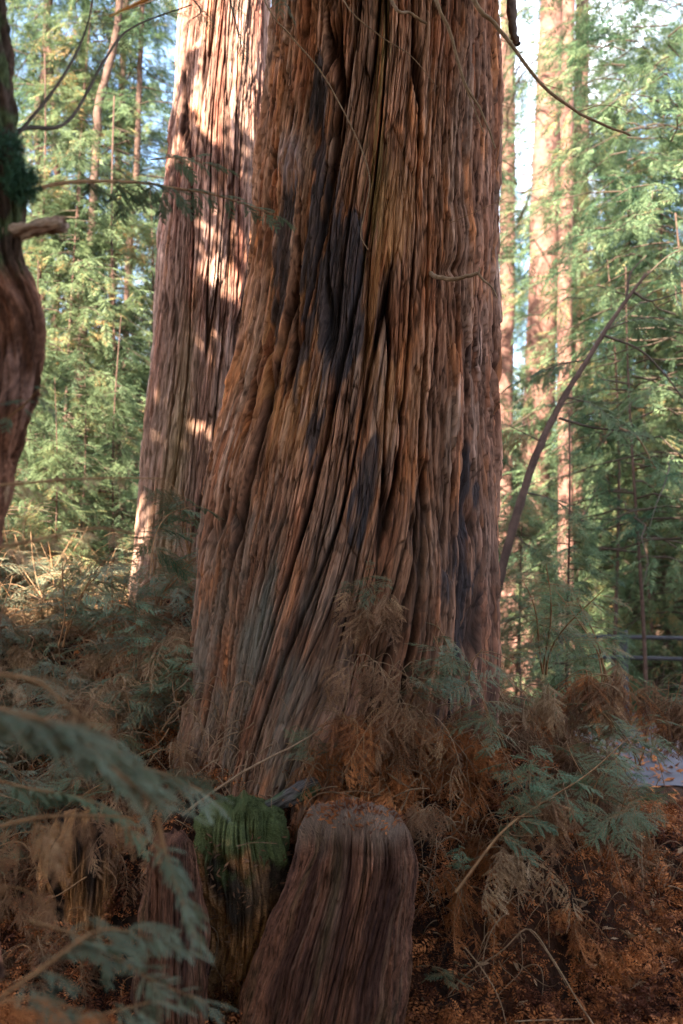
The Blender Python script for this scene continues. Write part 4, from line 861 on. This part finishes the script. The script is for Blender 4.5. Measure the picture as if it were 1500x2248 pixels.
GRP = "leafy conifers filling the forest beyond"; LAB = "leafy green conifer among the many merging in the forest beyond"
def filler(x, y, v, s, rz, tr=.07, lab=LAB, z=0):
    g = float(G(x, y)); r = empty("conifer", (x, y, g-.1+z)); r.rotation_euler.z = rz; r.scale = (s,)*3
    link("crown", v[0], r); link("limbs", v[1], r)
    so = TR; link("trunk", so, r); return tag(r, lab, "tree", GRP)
s0 = Soup(); zz = np.linspace(-.3, 8, 20); s0.tube(np.stack([.15*np.sin(zz*.4), .1*np.cos(zz*.5), zz], -1), np.linspace(.04, .012, 20), 7, .05, 5); TR = s0.mesh("trunk", M['trunk_dark'], True)
rows = [  # px, Y, variant, scale
 (50, 15, CV[0], .75), (180, 13, CM[0], .9), (290, 15, CV[1], .72), (-60, 14, CV[0], .9), (130, 19, CV[1], .75), (330, 20, CV[0], .8), (230, 24, CV[0], .75), (20, 24, CV[2], .9), (-90, 22, CV[0], 1.),
 (250, 32, CV[0], .8), (90, 34, CV[0], .9), (360, 34, CV[1], 1.1), (-80, 36, CV[2], 1.2), (170, 46, CV[0], .9), (20, 48, CV[2], 1.2), (330, 50, CV[0], 1.2),
 (1130, 24, CM[1], 1.2), (1150, 10.5, CM[0], .36), (1225, 12.5, CM[1], .34), (1340, 15, CM[1], .9), (1440, 14, CM[0], .8), (1520, 13.6, CM[0], .8), (1130, 14, CM[0], .5), (1250, 8.4, CM[1], .42), (1345, 12.5, CV[2], .75), (1400, 11.5, CV[2], .7), (1500, 11, CV[2], .75), (150, 10.8, CM[0], .6), (60, 9.6, CM[1], .4), (170, 9.3, CM[0], .3), (255, 9.8, CM[1], .36), (5, 8.8, CM[0], .34), (110, 8.6, CM[1], .26), (240, 11.4, CM[1], .7), (60, 11, CM[1], .7), (310, 11.8, CM[0], .6), (1210, 27, CV[0], .9), (1310, 15, CV[1], .75), (1400, 16, CM[0], 1.1), (1480, 15.5, CM[0], 1.2), (1350, 21, CV[0], .9), (1460, 18, CV[0], .85), (1560, 15, CV[0], .9), (1150, 27, CV[1], 1.0),
 (1260, 29, CV[0], 1.0), (1420, 28, CV[2], .9), (1520, 30, CV[0], .9), (1120, 40, CV[0], 1.1), (1200, 45, CV[0], 1.1), (1320, 42, CV[0], 1.1), (1450, 44, CV[0], 1.1), (1550, 42, CV[1], 1.2), (1270, 58, CV[0], 1.4), (1400, 60, CV[0], 1.4), (1140, 62, CV[0], 1.4), (1520, 60, CV[0], 1.3),
 (60, 62, CV[0], 1.4), (520, 16, CV[0], .8), (640, 22, CV[1], .9), (760, 15, CV[0], .8), (880, 20, CV[0], .9), (980, 26, CV[0], 1.0), (1040, 15, CV[1], .7), (600, 34, CV[0], 1.1), (820, 36, CV[0], 1.1), (1010, 42, CV[0], 1.2), (700, 60, CV[0], 1.4), (900, 60, CV[0], 1.4), (-300, 14, CV[0], .9), (1800, 15, CV[0], .9), (1950, 22, CV[0], 1.0), (-420, 20, CV[0], 1.0), (220, 64, CV[0], 1.1), (360, 62, CV[0], 1.4), (-60, 64, CV[0], 1.5)]
for px, Y, v, s in rows:
    p = P(px, 1300, Y); filler(p[0], Y, v, s, Rt.rand()*6.28, lab=NEARLAB.get((px, Y), LAB))
# wide flank and rear trees, so the wood goes on past the frame
# far wood closing the horizon
def far_wood():
    rr = np.random.RandomState(5); so = Soup(); n = 26000
    an = rr.uniform(-.75, .75, n); d = rr.uniform(75, 110, n); x = d*np.sin(an); y = d*np.cos(an); top = 16+5*noise(an*14, an*0, 4); z = G(x, y)+top*rr.rand(n)
    so.xf(FS[0], rotm(rr.randn(n)*.5, rr.randn(n)*.5, rr.rand(n)*6.28)*rr.uniform(2.5, 5, n)[:, None, None], np.stack([x, y, z], -1))
    tag(so.build("far_forest", M['green_far']), "distant green wood closing the view", "forest", kind="stuff")
far_wood()
def round_wood():
    rr = np.random.RandomState(6); so = Soup(); n = 9000
    an = rr.uniform(.95, 2*np.pi-.95, n); d = rr.uniform(11, 17, n)*(1+.15*noise(an*5, an*0, 2)); x = d*np.sin(an); y = d*np.cos(an); z = G(x, y)+8.5*rr.rand(n)*(.8+.4*noise(an*9, an*0, 3))
    so.xf(FS[1], rotm(rr.randn(n)*.5, rr.randn(n)*.5, rr.rand(n)*6.28)*rr.uniform(1.5, 3, n)[:, None, None], np.stack([x, y, z], -1))
    tag(so.build("surrounding_forest", M['green_mid']), "green forest enclosing the clearing on its open sides", "forest", kind="stuff")
round_wood()

# ---- railing beside the path
def railing():
    r = empty("railing", P(1400, 1500, 12.5)); tag(r, "weathered wooden railing with a bluish sheen beyond the footpath", "railing")
    a = P(1180, 1412, 12.5); b = P(1700, 1408, 12.0); a[2] = P(1350, 1395, 12.5)[2]; b[2] = a[2]-.03
    for dz in (0, -.25):
        so = Soup(); p = np.linspace(a, b, 14)+[0, 0, dz]; so.tube(p, .026, 8, .06, 3); par(so.build("rail", M['rail'], None, True), r)
    for k in range(4):
        q = a+(b-a)*(.1+.28*k); so = Soup(); g = float(G(q[0], q[1])); so.tube(np.stack([[q[0], q[1]+.06, z_] for z_ in np.linspace(g-.1, q[2]+.08, 6)]), .055, 8, .05, 2); par(so.build("post", M['rail'], None, True), r)
railing()

# ---- unseen foliage added to shade the clearing, gaps cut to shape the sun patches
PATCH = [(470, 170, 62, 95, 0), (415, 60, 40, 70, 0), (520, 300, 35, 70, .2), (420, 290, 26, 60, .1), (525, 450, 45, 70, -.2), (450, 440, 30, 50, .3), (400, 520, 20, 60, 0), (430, 600, 24, 70, -.2), (500, 600, 20, 50, .2), (455, 660, 44, 100, -.35), (430, 480, 40, 60, 0), (390, 720, 16, 55, 0), (575, 30, 12, 60, 0), (590, 180, 14, 40, 0), (640, 350, 14, 40, 0)]
def shade_blocker():
    rr = np.random.RandomState(91); n = 13000
    x = rr.uniform(-8, 3.0, n); y = rr.uniform(-8.5, 4.6, n); z = rr.uniform(6.6, 8.6, n)+np.where(y > 2.5, .8, 0)
    m = (y < 2.5) | ((x > -4.3) & (x < .9) & ((y < 4.2) | (x < -1))); x, y, z = x[m], y[m], z[m]; n = len(x)
    T = np.stack([x, y, z], -1); S = np.array(SUN)
    t = (T[:, 1]-7.6)/S[1]; pr = T-S*t[:, None]                      # where the spray's shadow falls on the dappled trunk
    px, py = project(pr); keep = np.ones(n, bool)
    for cx, cy, rx, ry, ro in PATCH: keep &= ell(px, py, cx, cy, rx+34, ry+34, ro) > 1
    for a, b, Y, r_ in [(130, 1110, 8.9, .3), (245, 1225, 8.2, .36), (120, 1290, 7.6, .25), (60, 1240, 7.5, .22), (390, 1730, 5.1, .12)]:
        d = T-P(a, b, Y); keep &= np.linalg.norm(d-(d@S)[:, None]*S, axis=1) > r_+.22
    T = T[keep]; n = len(T); Mt = rotm(rr.randn(n)*.35, .1+rr.randn(n)*.3, rr.rand(n)*6.28)*rr.uniform(.8, 1.3, n)[:, None, None]; w = rr.randint(0, 4, n)
    broad = []
    for k in range(4):
        so = Soup(); V, Q = FS[k].arrays(); V = V.reshape(-1, 4, 3).copy(); m = V.mean(1, keepdims=True); d = V[:, 1:2]-V[:, 3:4]; V[:, 1:2] += d*1.3; V[:, 3:4] -= d*1.3; so.quads(V); broad.append(so)
    fo = Soup()
    for i in range(4): fo.xf(broad[i], Mt[w == i], T[w == i])
    par(fo.build("crown", M['green_shade'], None), near)  # added sun blocker out of view, parented to the near tree
    lb = Soup(); top = P(-28, -250, 3.0); up = top+[-.3, -.2, 3.2]; lb.tube(curve([top, top+[-.1, 0, 1.4], up], 12), np.linspace(.06, .05, 12), 8)
    for k in range(14):
        az = k*.449+.1; L = 3.5+3*rr.rand(); e = up+[math.cos(az)*L, -abs(math.sin(az*1.3))*L, 1.0+rr.rand()]
        lb.tube(curve([up+[0, 0, -.1*k*.3], up+(e-up)*.5+[0, 0, .3], e], 12), np.linspace(.03, .008, 12), 5)
    par(lb.build("limbs", M['twig_dark'], None), near)
shade_blocker()
